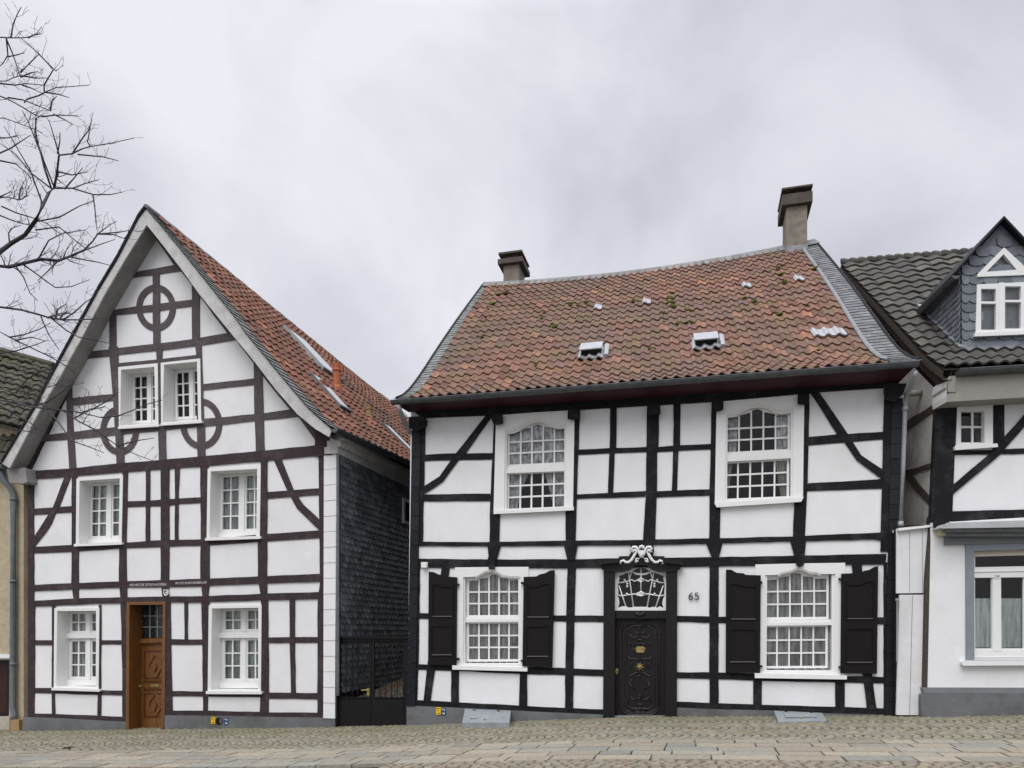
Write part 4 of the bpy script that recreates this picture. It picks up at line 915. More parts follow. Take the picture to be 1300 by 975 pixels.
for q in [
 strip([(82.4, 604), (67, 644.4), (62, 652.4), (42, 683.6)], [(90, 603), (74.4, 643.6), (70, 651), (65, 664), (58, 675), (42, 695)]),
 strip([(355.6, 580), (372.4, 622), (377.6, 630), (385, 641), (406.4, 660.6)], [(346.4, 581), (365, 623), (369.6, 631.6), (377, 645), (406.4, 673.8)]),
 strip([(378, 524), (400, 541.6), (425.6, 561), (425.6, 577)], [(377.6, 527), (400.2, 558.4), (400, 568), (405, 578)])]: T('timber_brace', q, .024)
T('timber_rafter', [(193, 292), (197, 301.4), (172, 344), (147, 383), (138, 403), (111, 447), (91, 490), (62, 551), (38.6, 599), (31, 599), (54, 549), (84, 492), (106, 440), (134, 385), (166, 338)], .014)
T('timber_rafter', [(197, 297), (197.4, 302), (221, 336.6), (230, 344.6), (244, 362), (254, 376.6), (290, 424.6), (300, 432), (321, 459.6), (334, 477.6), (368, 519.6), (379, 530), (390, 532), (352, 490), (324, 454), (296, 420), (256, 368), (230, 333)], .014)
def arc(cx, cy, rx, ry, w, a0, a1, wy=None):
    wy = wy or w; n = 22; o = []; i = []
    for k in range(n+1):
        a = math.radians(a0+(a1-a0)*k/n); o.append((cx+rx*math.cos(a), cy-ry*math.sin(a))); i.append((cx+(rx-w)*math.cos(a), cy-(ry-wy)*math.sin(a)))
    return strip(o, i)
for q in [arc(197.8, 390.6, 24.8, 29.4, 7, 0, 180, 7.6), arc(197.8, 390.6, 24.8, 29.4, 7, 180, 360, 7.6), arc(151.6, 546.5, 24.4, 31, 7, 106, 360, 7.6), arc(255.2, 538, 26.4, 32, 7, -180, 82, 7.6)]:
    pr(FL, q, .0185, -.05).build('ring_brace', 'oak_faded', HL, bevel=.004)
for q in [[(400, 545), (418, 556), (425.6, 560), (425.6, 577), (400, 579)]]:
    pr(FL, rough_outline(q, 8, .5), .045, -.05).build('beam_end', LT, HL, bevel=.012)
pr(FL, [(29.4, 910.4), (100, 913.6), (159.6, 916.6), (159.6, 950), (27, 950)], .04, -.3).build('plinth', 'plinth', HL, bevel=.008)
pr(FL, [(207, 908.4), (300, 909.4), (425, 912.6), (425, 945), (207, 950)], .04, -.3).build('plinth', 'plinth', HL, bevel=.008)
corner_strip(FL, HL, 'corner_cladding', [(411.2, 577), (410.4, 912)], [(427.2, 575), (425, 912.6)], 17, 'plaster_b', .045)
# carved verse on the beam and the little shield
m1 = text_mb(FL, 'WO HIST DIE ZEITLICH KLOPFEN', 164.4, 744.4, 3.2, .031, .003, fit=46.6, slope=-.018); m1.build('beam_inscription', 'ink_white', HL)
m1 = text_mb(FL, 'WO TUT ER SICH BEGEBEN AUF', 222.6, 742.0, 3.0, .031, .003, fit=39.8, slope=-.03); m1.build('beam_inscription', 'ink_white', HL)
es = pr(FL, [(207.4, 748.6), (213, 748.6), (213, 753), (212, 755.6), (210.2, 756.8), (208.4, 755.6), (207.4, 753)], .055, .01).build('shield_emblem', 'paint_white', HL)
pr(FL, [(208.2, 749.6), (212.2, 749.6), (212.2, 750.6), (209.4, 751.2), (208.8, 753.6), (208.2, 753)], .059, .04).build('shield_mark', 'ink', es)
pr(FL, [(209.6, 753), (210.6, 751.6), (211.8, 754), (210.2, 755.4)], .06, .04).build('shield_mark', 'brass', es)
# oak door in its deep panelled recess
D = pr(FL, [(160.6, 764), (210, 763.6), (209, 928), (205.4, 931), (159.4, 928.6)], .04, -.36, [[(164.2, 767.8), (206.8, 767.6), (204, 929), (163.4, 926.6)]]).build('door_frame', 'door_oak', HL, 'deep recessed oak doorway with a latticed fanlight')
DD = -.33
lf_ = pr(FL, [(176.4, 816), (221, 815), (218, 926), (175.6, 926.6)], DD, DD-.06).build('door', 'door_oak', D)
pr(FL, [(172, 812), (222, 811), (222, 814.4), (174.4, 816.4)], DD+.07, DD-.04).build('door_transom', 'door_oak', D, bevel=.01)
fr = pr(FL, [(177, 764), (222, 763), (222, 811), (177, 812)], DD, DD-.05, [[(180.6, 768.6), (215, 768), (215, 809.4), (180.4, 810)]]).build('fanlight', 'door_oak_dark', D)
MB().add([FL.pt(x, y, DD-.03) for x, y in rect(179, 767, 216, 811)], [(0, 1, 2, 3)]).build('pane', 'glass', fr)
lt = MB()
for i in range(1, 3):
    y = 768+14*i; prism(lt, FL, rect(180, y-.5, 216, y+.5), DD-.012, DD-.03)
for i in range(1, 4):
    x = 180.6+9.6*i; prism(lt, FL, rect(x-.5, 768, x+.5, 810), DD-.014, DD-.032)
for i in range(-10, 14):
    lt.tube([FL.pt(180+max(0, i)*2.8, 768+max(0, -i)*3.6, DD-.04), FL.pt(180+min(12.5, i+11.5)*2.8, 768+min(11.5, 12.5-i)*3.6, DD-.04)], .006, 4)
lt.build('lattice', 'galv', fr)
interior_mb(FL, rect(180, 768, 216, 810), DD-.05, .5).build('room_recess', 'room', fr)
for (y0, y1) in ((826, 862), (880, 911)):
    pr(FL, rect(182.6, y0, 212, y1), DD+.006, DD-.02, [rect(184.4, y0+2, 210.4, y1-2)]).build('panel_moulding', 'door_oak_dark', lf_, bevel=.004)
for cy_, sy in ((845.6, 1), (895, .95)):
    mb = MB(); pts = []
    for k in range(25):
        a = 2*math.pi*k/24; r = 1+.13*math.cos(4*a); pts.append(FL.pt(197.6+7.2*r*math.cos(a), cy_+12.6*sy*r*math.sin(a), DD+.012))
    mb.tube(pts, .014, 6); mb.tube([FL.pt(194, cy_-7, DD+.01), FL.pt(199, cy_, DD+.02), FL.pt(196, cy_+8, DD+.01)], .011, 6); mb.build('carved_cartouche', 'door_oak', lf_, smooth=True)
pr(FL, rect(182.6, 864, 212, 866), DD+.016, DD-.01).build('panel_moulding', 'door_oak_dark', lf_, bevel=.004); pr(FL, rect(182.6, 874, 212, 876), DD+.016, DD-.01).build('panel_moulding', 'door_oak_dark', lf_, bevel=.004)
pr(FL, rect(182.6, 913, 212, 923), DD+.012, DD-.01).build('panel_moulding', 'door_oak', lf_, bevel=.004)
pr(FL, rect(191, 869, 201.6, 871.6), DD+.012, DD-.01).build('letter_slot', 'brass', lf_, bevel=.003)
h = MB(); h.tube([FL.pt(178.6, 871, DD), FL.pt(178.6, 871, DD+.06), FL.pt(176.6, 871.4, DD+.07)], .014, 8); prism(h, FL, rect(178, 868, 180.4, 880), DD+.008, DD-.01); h.build('door_handle', 'brass', lf_)
# bell plate sits on the left reveal
a, b = FL.pt(164.3, 836, .0), FL.pt(164.3, 852.4, .0); q = FL.n; mb = MB(); P = a-q*.13+FL.d*.012; mb.box(P, q*-.14, FL.d*.012, Vector((0, 0, b.z-a.z)))
mb.build('bell_plate', 'iron', D, bevel=.003)
pr(FL, [(161, 928.4), (206, 930), (206, 940), (161, 940)], .10, -.4).build('door_step', 'stone', D, bevel=.01)
# ---- bargeboards, verge and roof of the gabled house
OFV = .45
bo_l = [(184.6, 264.6), (176, 276), (149, 328), (126, 366), (93, 426), (68, 472), (43, 520), (2, 588)]
bi_l = [(186, 285), (176, 301), (158, 330), (130, 378), (106, 424), (78, 474), (50, 521), (12, 594)]
bo_r = [(184.6, 264.6), (204, 287), (228, 316), (248, 341), (272, 371), (300, 406), (312, 424), (327, 442), (345, 464), (370, 494), (392, 520), (421, 545)]
bi_r = [(186, 285), (197, 298.4), (228, 338.4), (254, 374.4), (296, 426), (324, 460), (350, 494), (378, 526), (400, 544), (417.4, 554.4)]
pr(FL, strip(bo_l, bi_l), OFV, OFV-.035).build('bargeboard', 'paint_grey', HL, bevel=.004)
pr(FL, strip(bo_r, bi_r), OFV, OFV-.035).build('bargeboard', 'paint_grey', HL, bevel=.004)
for bi in (bi_l, bi_r):       # boarded underside of the verge
    vs = [FL.pt(x, y, OFV-.036) for x, y in bi]; vs = vs+[v-FL.n*(OFV+.05) for v in vs]; n = len(bi)
    MB().add(vs, [(i, i+1, n+i+1, n+i) for i in range(n-1)]).build('verge_soffit', 'soffit', HL)
RB = Vector((.2128, 1, 0)); EB = Vector((.36, 1, 0)); LEN = 13.0
prof = [FL.pt(x, y, OFV+.01)+Vector((0, 0, .03)) for x, y in bo_r][::-1]
cum = [0]
for a, b in zip(prof, prof[1:]): cum.append(cum[-1]+(b-a).length)
def at_prof(b):
    s = max(-.02, min(1, b))*cum[-1]
    for i in range(len(prof)-1):
        if s <= cum[i+1] or i == len(prof)-2:
            t = (s-cum[i])/(cum[i+1]-cum[i]); return prof[i].lerp(prof[i+1], t)
def SL(a, b):
    return at_prof(b)+(EB.lerp(RB, max(0, min(1, b))))*(a*LEN)
hip = lambda a, b: a > .50+.50*b
rl_ = grid_mb(lambda a, b: SL(a*(.50+.50*b), b), 20, 14, lower=.03).build('roof', 'roof_under', HL)
tile_roof(MB(), SL, 54, 22, pantile, .026, 1.0, .004, .99, nx=6, skip=lambda a, b: hip(a+.01, b)).build('roof_tiles', 'tiles_left', rl_)
slate_rows(MB(), SL, 2, 46, -.004, .027, -.004, 1.0, lift=.022).build('verge_slates', 'slate_verge', rl_)
rc = MB()
rp = [SL(i/40, 1)+Vector((0, 0, .02)) for i in range(41)]
rc.tube(rp, [.055+.010*(i % 2) for i in range(41)], 8); rc.build('ridge_capping', 'slate_verge', rl_)
rc = MB(); rc.tube([SL(.50+.50*b/12, b/12)+Vector((0, 0, .05)) for b in range(13)], .09, 8); rc.build('hip_capping', 'slate_verge', rl_)
lp = [FL.pt(x, y, OFV+.01) for x, y in bo_l]; n = len(lp)
back = [q+RB*LEN for q in lp]
MB().add(lp+back+[q+Vector((0, 0, .035)) for q in lp+back], [(i, i+1, n+i+1, n+i) for i in range(n-1)]+[(2*n+i, 2*n+i+1, 3*n+i+1, 3*n+i) for i in range(n-1)]+[(i, i+1, 2*n+i+1, 2*n+i) for i in range(n-1)]).build('rear_slope', 'slate_base', rl_)
vs_ = MB()
for i in range(240):
    t = i/240; s = t*(n-1); k = min(int(s), n-2); q = lp[k].lerp(lp[k+1], s-k); vs_.box(q+Vector((-.03, -.02, .0)), Vector((.04, 0, 0)), RB*.6, Vector((0, 0, .045+rnd.uniform(0, .012))))
vs_.build('verge_slates', 'slate_base', rl_)
hipf = MB(); e_ = [SL(.50+.50*b/12, b/12) for b in range(13)]; far = SL(1, 1)+Vector((-5, 1, -5.6))
hipf.add(e_+[far, Vector((far.x, far.y, e_[0].z))], [tuple(range(15))]); hipf.build('rear_hip', 'roof_under', rl_)
def skylight(UL, LL, LR, UR):
    ab = [find_ab(SL, *q) for q in (UL, LL, LR, UR)]; a0 = (ab[0][0]+ab[1][0])/2; a1 = (ab[2][0]+ab[3][0])/2; b1 = (ab[0][1]+ab[3][1])/2; b0 = (ab[1][1]+ab[2][1])/2
    am, bm_ = (a0+a1)/2, (b0+b1)/2; a0, a1 = am-(am-a0)*1.25, am+(a1-am)*1.45; b0, b1 = bm_-(bm_-b0)*1.06, bm_+(b1-bm_)*1.06
    P = [SL(a0, b1), SL(a0, b0), SL(a1, b0), SL(a1, b1)]; nn = (P[1]-P[0]).cross(P[2]-P[0]).normalized(); nn = nn if nn.z > 0 else -nn
    c = sum(P, Vector())/4; mb = MB()
    o = [q+nn*.12 for q in P]; i = [c+(q-c)*.90+nn*.13 for q in P]; base = [c+(q-c)*1.06+nn*.02 for q in P]
    mb.add(base+o+i, [(k, (k+1) % 4, 4+(k+1) % 4, 4+k) for k in range(4)]+[(4+k, 4+(k+1) % 4, 8+(k+1) % 4, 8+k) for k in range(4)])
    s = mb.build('skylight', 'zinc', rl_); MB().add([q-nn*.005 for q in i], [(0, 1, 2, 3)]).build('pane', 'glass_sky', s)
    MB().add([q-nn*.08 for q in i], [(0, 1, 2, 3)]).build('blind', 'metal_light', s)
skylight((370, 425), (396, 463), (418, 477), (392, 443)); skylight((385.6, 470), (422, 513), (443, 529), (411, 494)); skylight((486, 541), (509, 570), (524, 582), (500, 552))
def roof_pipe(px, pyb, pyt, r, mat, name):
    a, b = find_ab(SL, px, pyb); P = SL(a, b); h = (pyb-pyt)/FPX*P.y; mb = MB()
    k = P+Vector((0, 0, h)); mb.tube([P-Vector((0, 0, .2)), P+Vector((0, 0, h*.12)), P+Vector((0, 0, h*.2)), k-Vector((0, 0, h*.28)), k-Vector((0, 0, h*.26)), k-Vector((0, 0, h*.2)), k-Vector((0, 0, h*.18)), k], [r*1.45, r*1.3, r, r, r*1.2, r*1.2, r, r*1.1], 12)
    return mb.build(name, mat, rl_, smooth=False)
roof_pipe(427.6, 496, 462.5, .10, 'terracotta', 'vent_pipe'); roof_pipe(468.6, 532, 516, .09, 'ochre', 'vent_pipe')
ga, gb = SL(.0, 0.0)+Vector((.06, -.02, -.02)), SL(.50, 0)+Vector((.06, 0, -.02))
gutter(MB(), ga, gb, Vector((1, -.3, 0)), .085, 9).build('gutter', 'zinc', HL)
# slate hung side wall facing the alley
SD = Vector((.26, 1, 0)).normalized(); SN = Vector((SD.y, -SD.x, 0)); C0 = FL.pt(427.2, 912, .04); C0.z = 0
eave_z = SL(0, 0).z
def SW(a, b): return C0+SD*(a*9.0)+SN*(.02+.12*b*0)+Vector((0, 0, .34+(eave_z-.40-.34)*b))
sw = MB(); q0, q1 = C0, C0+SD*9.2; sw.add([Vector((q0.x, q0.y, -.6)), Vector((q1.x, q1.y, -.6)), Vector((q1.x, q1.y, eave_z)), Vector((q0.x, q0.y, eave_z))], [(0, 1, 2, 3)])
side = sw.build('side_wall', 'slate_base', HL)
slate_rows(MB(), SW, 44, 38, 0.012, 1, 0, 1, lift=.026, stag='drift', shape='deep').build('slate_cladding', 'slate', side)
mb = MB(); mb.tube([C0+SN*.03+Vector((0, 0, .3)), C0+SN*.03+Vector((0, 0, eave_z-.42))], .035, 6); mb.build('corner_slates', 'slate', side)
def SF(s, z): return C0+SD*s+SN*.16+Vector((0, 0, z))
fb = MB()
for (dz0, dz1, o) in ((-.42, -.28, .05), (-.28, -.15, .11), (-.15, -.03, .18)):
    e0 = Vector((0, 0, eave_z)); A = C0+SN*o+SD*-.05; B = A+SD*9
    A = A+e0; B = B+Vector((0, 0, eave_z)); t = -SN*.12
    fb.add([A+Vector((0, 0, dz0)), B+Vector((0, 0, dz0)), B+Vector((0, 0, dz1)), A+Vector((0, 0, dz1))], [(0, 1, 2, 3)])
    fb.add([A+Vector((0, 0, dz0)), B+Vector((0, 0, dz0)), B+Vector((0, 0, dz0))+t, A+Vector((0, 0, dz0))+t], [(0, 1, 2, 3)])
    fb.add([A+Vector((0, 0, dz0)), A+Vector((0, 0, dz1)), A+Vector((0, 0, dz1))-SN*.3, A+Vector((0, 0, dz0))-SN*.3], [(0, 1, 2, 3)])
fb.build('eaves_fascia', 'paint_grey', HL)
P = C0+SD*3.30+SN*.05; z0 = CAMZ+(800-664)/FPX*P.y; z1 = CAMZ+(800-632)/FPX*P.y
mb = MB(); mb.box(Vector((P.x, P.y, z0)), SD*.9, SN*.05, Vector((0, 0, z1-z0))); sw_ = mb.build('side_window', 'paint_white', HL, bevel=.006)
mb = MB(); mb.box(Vector((P.x, P.y, z0+.08))+SD*.1+SN*.045, SD*.7, SN*.01, Vector((0, 0, z1-z0-.16))); mb.build('pane', 'dark_gap', sw_)
# eaves return box at the foot of the left bargeboard, left and rear walls
pr(FL, [(9, 596), (32, 594), (34, 611), (30, 613.6), (12, 612)], OFV-.16, -.05).build('eaves_return', 'soffit', HL, bevel=.01)
q0 = FL.pt(30, 930, -.02); MB().add([Vector((q0.x, q0.y, -1.5)), Vector((q0.x, q0.y, 5.3)), Vector((q0.x, q0.y, 5.3))+RB*9, Vector((q0.x, q0.y, -1.5))+RB*9], [(0, 1, 2, 3)]).build('side_wall', 'render_beige', HL)
# ================================================================== WHITE HOUSE at the right edge
p = FT.pt(1240, 908); HT = root('timber_framed_house', (p.x, p.y, p.z), 'white house at the right edge with slate dormer, dark tiles and blue-grey window frame', 'house', 'half-timbered houses along the street')
tw = [(1226.6, 691), (1345, 687), (1345, 839), (1227, 839)]; ti = [(1237, 699.4), (1335, 696.4), (1335, 838), (1237, 838)]
pr(FT, [(1181, 664), (1420, 650), (1420, 930), (1177, 935), (1176.6, 875)], 0, -.3, [grow(ti, 2)]).build('wall', 'plaster', HT)
w = pr(FT, tw, .035, -.12, [ti]).build('window', 'bluegrey', HT, 'wide ground floor window with white café curtains')
pr(FT, [(1237, 721), (1335, 719), (1335, 731.4), (1237, 732.6)], -.03, -.12).build('transom', 'paint_white', w, bevel=.012)
pr(FT, [(1237, 724.8), (1335, 722.8), (1335, 724.4), (1237, 726.4)], -.015, -.1).build('transom_moulding', 'paint_white', w)
for q, h in (([(1237, 705.6), (1335, 703), (1335, 720), (1237, 722)], [(1238, 706.6), (1334, 704), (1334, 719.4), (1238, 720.8)]), ([(1237, 731.6), (1264, 731.4), (1264, 827.6), (1237, 827.6)], [(1237.8, 732.8), (1258.6, 732.6), (1259, 823), (1238, 823)]), ([(1264, 731.4), (1306, 731), (1306, 827.6), (1264, 827.6)], [(1270.8, 732.6), (1299, 732), (1299.4, 823), (1271.6, 823)])):
    pr(FT, q, -.06, -.11, [h]).build('sash', 'paint_white', w); MB().add([FT.pt(x, y, -.09) for x, y in grow(h, .8)], [(0, 1, 2, 3)]).build('pane', 'glass', w)
pr(FT, rect(1261, 730, 1270, 826), -.04, -.1).build('mullion', 'paint_white', w, bevel=.01)
for i, x in enumerate((1265.5,)):
    pr(FT, rect(1263, 730.6, 1269, 734), -.03, -.08).build('mullion_cap', 'paint_white', w, bevel=.006)
pr(FT, [(1237, 826), (1335, 825.6), (1335, 839), (1237, 839)], -.045, -.12).build('bottom_rail', 'paint_white', w, bevel=.01)
pr(FT, [(1237, 834), (1335, 833.6), (1335, 834.6), (1237, 835)], -.038, -.12).build('rail_moulding', 'paint_white', w)
pr(FT, [(1222, 839.4), (1350, 839), (1350, 843.6), (1223, 844.4)], .10, -.1).build('sill', 'paint_white', w, bevel=.01)
pr(FT, [(1237, 698), (1335, 695), (1335, 703.6), (1237, 706.6)], -.04, -.05).build('blind', 'blind', w)
for q in ([(1232, 759.6), (1258.4, 759.6), (1258, 822), (1232, 822)], [(1268, 759.6), (1300.4, 759.6), (1300.4, 822), (1268, 822)]): curtain_mb(MB(), FT, q, -.118, 4, .012, 40).build('cafe_curtain', 'cafe', w)
interior_mb(FT, [(1232, 700), (1330, 700), (1330, 830), (1232, 830)], -.17, .9).build('room_recess', 'room', w)
pr(FT, [(1172.4, 873.4), (1420, 874), (1420, 882.6), (1175, 881.4)], .05, -.05).build('plinth_ledge', 'cornice_grey', HT, bevel=.01)
pr(FT, [(1171, 881), (1420, 882.4), (1420, 930), (1171, 930)], .075, -.1).build('plinth', 'plinth', HT, bevel=.02)
pr(FT, [(1175.4, 735), (1181, 664), (1181.2, 690), (1177.4, 874), (1172.4, 874)], .01, -.12).build('corner_board', 'oak_grey', HT)
# cornice over the ground floor
pr(FT, [(1196, 669.6), (1202, 664.4), (1420, 657.4), (1420, 666.6), (1197, 670.2)], .34, -.1).build('cornice_cap', 'cornice_light', HT, bevel=.01)
pr(FT, [(1202, 670), (1420, 666), (1420, 673), (1203, 674.6)], .26, -.1).build('cornice', 'cornice_grey', HT, bevel=.012); pr(FT, [(1203, 674.4), (1420, 672.8), (1420, 680), (1204, 680)], .18, -.1).build('cornice', 'cornice_grey', HT, bevel=.012)
pr(FT, [(1200.4, 679.6), (1420, 676), (1420, 686), (1200.4, 691.6)], .06, -.1).build('cornice', 'cornice_grey', HT)
tag(pr(FT, [(1193.6, 671.6), (1200.6, 671.2), (1200.6, 678), (1198.6, 680), (1193.6, 679)], .12, .0).build('lamp_box', 'lamp', None, bevel=.01), 'small yellowed plastic box under the cornice end of the white house at the right edge', 'lamp')
# upper storey
U_out = [(1196, 500), (1420, 492), (1420, 664), (1192, 668)]
pr(FTU, U_out, 0, -.25, [rect(1219, 518, 1251, 564)]).build('wall', 'plaster_b', HT)
pr(FTU, [(1189, 505), (1214.4, 505), (1208.4, 656), (1182, 662)], .03, -.06).build('corner_post', RT, HT, bevel=.008)
for kind, q, f in (('timber_post', [(1260.6, 506), (1274.6, 506), (1275, 566), (1260.6, 570)], .021), ('timber_rail', strip([(1210, 572.4), (1258, 571.6), (1420, 563)], [(1211, 577), (1258, 576.8), (1420, 573)]), .016),
                   ('timber_brace', [(1330, 492), (1330, 507), (1269.6, 576.6), (1242, 600), (1206, 630), (1206, 619), (1256.4, 576.6), (1300, 527.5)], .026), ('timber_beam', strip([(1206, 649.6), (1300, 647), (1420, 642)], [(1206, 662), (1420, 658)]), .024), ('timber_beam', [(1196, 508.6), (1420, 500), (1420, 508), (1214, 513.6), (1196, 514)], .028)):
    timber(FTU, HT, kind, q, RT, f)
pr(FTU, [(1188, 655), (1204, 654), (1203, 667), (1194, 671), (1186, 668)], .22, -.05).build('beam_end', RT, HT, bevel=.02)
w = pr(FTU, [(1215.4, 515.6), (1260.6, 513), (1260.6, 567), (1213.6, 570)], .035, -.08, [rect(1219.6, 521.6, 1250, 562.4)]).build('window', 'paint_white', HT, 'small four-pane window beside the corner post')
hl = rect(1220.2, 522.6, 1249, 561.6)
pr(FTU, rect(1217, 519, 1252, 565), -.05, -.09, [hl]).build('sash', 'paint_white', w); mb = MB(); bars_mb(mb, FTU, hl, 2, 2, -.05, 1.3); mb.build('glazing_bars', 'paint_white', w)
MB().add([FTU.pt(x, y, -.075) for x, y in hl], [(0, 1, 2, 3)]).build('pane', 'glass', w); interior_mb(FTU, hl, -.09, .5).build('room_recess', 'dark_gap', w)
pr(FTU, [(1212.6, 566.4), (1266, 563.4), (1266.6, 567), (1213, 570.8)], .10, -.02).build('sill', 'paint_white', w, bevel=.006)
# side wall towards the red roofed house
Pc = FTU.pt(1189, 700, -.02); FSW = Facade((Pc.x, Pc.y), (.078, 1), flip=True)
q0, q1 = Pc, Pc+Vector((.078, 1, 0))*4.8
RT0 = pY(1068, 336, 16.9)
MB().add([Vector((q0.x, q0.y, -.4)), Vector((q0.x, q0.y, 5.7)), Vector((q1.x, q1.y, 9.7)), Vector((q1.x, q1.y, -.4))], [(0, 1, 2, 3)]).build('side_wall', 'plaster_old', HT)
for q in ([(1189.4, 511), (1189.4, 520.6), (1151, 545), (1151, 534.6)], [(1185, 587), (1185, 594), (1150, 604), (1150, 597)], [(1150, 596), (1156, 602), (1181.6, 634), (1181.4, 645), (1150, 608)]):
    pr(FSW, rough_outline(q, 8, .8), .02, -.04).build('timber_brace', 'oak_grey', HT)
mb = MB(); a = FSW.pt(1170, 499, .0); mb.tube([a, a-Vector((.30, .02, .02))], .055, 10); mb.build('pipe_stub', 'taupe', HT, smooth=True)
# eaves box, gutter
OFT = .42
fa = pr(FTU, [(1205, 478), (1420, 464), (1420, 497), (1203.4, 509.6), (1202, 503), (1204.6, 498.6), (1201, 493)], OFT, -.02).build('eaves_fascia', 'taupe', HT, bevel=.006)
mb = MB(); 
vs = [FTU.pt(x, y, OFT+.004) for x, y in [(1204, 480), (1202.4, 488), (1203, 496), (1202.6, 503), (1203.4, 509.6)]]
mb.add([v-Vector((.01, 0, 0)) for v in vs]+[v-Vector((.012, 0, 0))-FTU.n*(OFT+.05) for v in vs], [(i, i+1, 6+i, 5+i) for i in range(4)]); mb.build('eaves_return', 'paint_white', HT)
ga, gb = FTU.pt(1215, 470.6, OFT+.06), FTU.pt(1420, 459, OFT+.06)
gutter(MB(), ga, gb, FTU.n, .085, 5).build('gutter', 'zinc', HT)
# roof
ET0 = FTU.pt(1199, 467.5, OFT+.02); ET1 = FTU.pt(1420, 458, OFT+.02)
RT1 = pY(1360, 312, 15.6)
def ST(a, b): return ET0.lerp(ET1, a).lerp(RT0.lerp(RT1, a), b)-Vector((0, -.6, .78))*(.06*(b/.16)*math.exp(1-max(b, 0)/.16) if b > 0 else 0)
rt = grid_mb(ST, 12, 8, lower=.03).build('roof', 'roof_under', HT)
tile_roof(MB(), ST, 13, 18, wave2, .0, 1, .004, 1.0, lift=.040, nx=9, thick=.02, over=.16, jit=.008).build('roof_tiles', 'tiles_dark', rt)
mb = MB(); n_ = 24
for i in range(n_): mb.tube([ST(i/n_, 1)+Vector((0, 0, .05)), ST((i+.2)/n_, 1)+Vector((0, 0, .06)), ST((i+1.05)/n_, 1)+Vector((0, 0, .03))], [.085, .082, .065], 8)
mb.build('ridge_tiles', 'tiles_dark', rt)
mb = MB(); t = Vector((0, 0, -.10))
for dz, dx, ww in ((-.03, -.02, .16), (-.19, .05, .20)):
    vs = []
    for i in range(13):
        q = ST(0, i/12)+Vector((dx, 0, dz)); vs += [q, q+Vector((0, 0, -ww))]
    mb.add(vs, [(2*i, 2*i+1, 2*i+3, 2*i+2) for i in range(12)])
    mb.add([v+Vector((.14, 0, 0)) for v in vs], [(2*i, 2*i+1, 2*i+3, 2*i+2) for i in range(12)]); mb.add(vs[1::2]+[v+Vector((.14, 0, 0)) for v in vs[1::2]], [(i, i+1, 14+i, 13+i) for i in range(12)])
mb.build('verge_board', 'oak_grey', rt)
grid_mb(lambda a, b: ST(a, 1-b)+Vector((.6, 7.0, 0))*b*1.0, 4, 3).build('rear_slope', 'roof_under', rt)
# dormer
FD = Facade(on(1220.5, 12.62), (1, -.07)); DB = Vector((.123, 1, 0)).normalized()
dfront = [(1220.4, 348), (1216, 346.4), (1274.8, 280), (1333, 343), (1329, 344), (1329, 440), (1220.6, 444)]
dm = pr(FD, dfront, 0, -.08, [[(1245, 364), (1308, 361), (1308, 420), (1245, 424)], [(1250, 340), (1274.8, 318), (1300, 339)]]).build('dormer', 'slate_blue', HT, 'slate hung dormer with white windows')
def plane_S(F, off, x0, y0, x1, y1):
    P = F.pt(x0, y1, off); Q = F.pt(x1, y1, off); Z = F.pt(x0, y0, off)
    return lambda a, b: P+(Q-P)*a+Vector((0, 0, (Z.z-P.z)*b))
def inside(poly, x, y):
    r = False; n = len(poly)
    for i in range(n):
        (x0, y0), (x1, y1) = poly[i], poly[(i+1) % n]
        if (y0 > y) != (y1 > y) and x < (x1-x0)*(y-y0)/(y1-y0)+x0: r = not r
    return r
def dsk(a, b):
    x, y = 1220.5+a*108.5, 444-b*164
    if 1242 < x < 1309 and 360 < y < 426: return True
    if inside([(1246, 343), (1274.8, 317), (1304, 343)], x, y): return True
    P_ = [(1219, 446), (1219, 347), (1274.8, 282), (1330, 346), (1330, 446)]
    return not all(inside(P_, x+dx, y+dy) for dx, dy in ((-4, -2), (4, -2), (0, -7)))
SDm = plane_S(FD, .006, 1220.5, 280, 1329, 444)
slate_rows(MB(), SDm, 6, 14, 0, 1, 0, 1, lift=.018, shape='scale', skip=dsk).build('slate_cladding', 'slate_blue', dm)
for casing, hole, panes in (([(1240.6, 361), (1312, 357.4), (1312, 424), (1238.6, 426.6)], None, [rect(1245.6, 366.6, 1264.6, 382.6), rect(1245.6, 385.4, 1264.6, 418.6), rect(1276, 363.4, 1296.4, 380.6), rect(1276, 383.4, 1296.4, 417)]),):
    w_ = pr(FD, casing, .05, -.08, panes).build('dormer_window', 'paint_white', dm, bevel=0)
    for q in panes: MB().add([FD.pt(x, y, .0) for x, y in grow(q, .8)], [(0, 1, 2, 3)]).build('pane', 'glass', dm); interior_mb(FD, q, -.02, .05).build('net_curtain', 'metal_light', dm)
    pr(FD, rect(1268.6, 359, 1274.6, 423), .062, .0).build('mullion', 'paint_white', dm, bevel=.006)
    pr(FD, [(1238, 422.6), (1313, 419.6), (1313, 423.4), (1238, 426.6)], .10, .0).build('sill', 'paint_white', dm, bevel=.006)
pr(FD, [(1241, 348), (1274.8, 314), (1309, 345.6), (1309, 348.6), (1241, 351.4)], .05, -.08, [[(1252.6, 345), (1274.2, 322.6), (1291, 342.4)]]).build('gable_window', 'paint_white', dm)
MB().add([FD.pt(x, y, -.01) for x, y in [(1251, 346), (1274.2, 321), (1293, 343.6)]], [(0, 1, 2)]).build('pane', 'glass', dm); MB().add([FD.pt(x, y, -.06) for x, y in [(1249, 347), (1274.2, 319), (1296, 345)]], [(0, 1, 2)]).build('net_curtain', 'metal_light', dm)
P0, P1 = FD.pt(1220.6, 348, 0), FD.pt(1220.6, 446, 0)
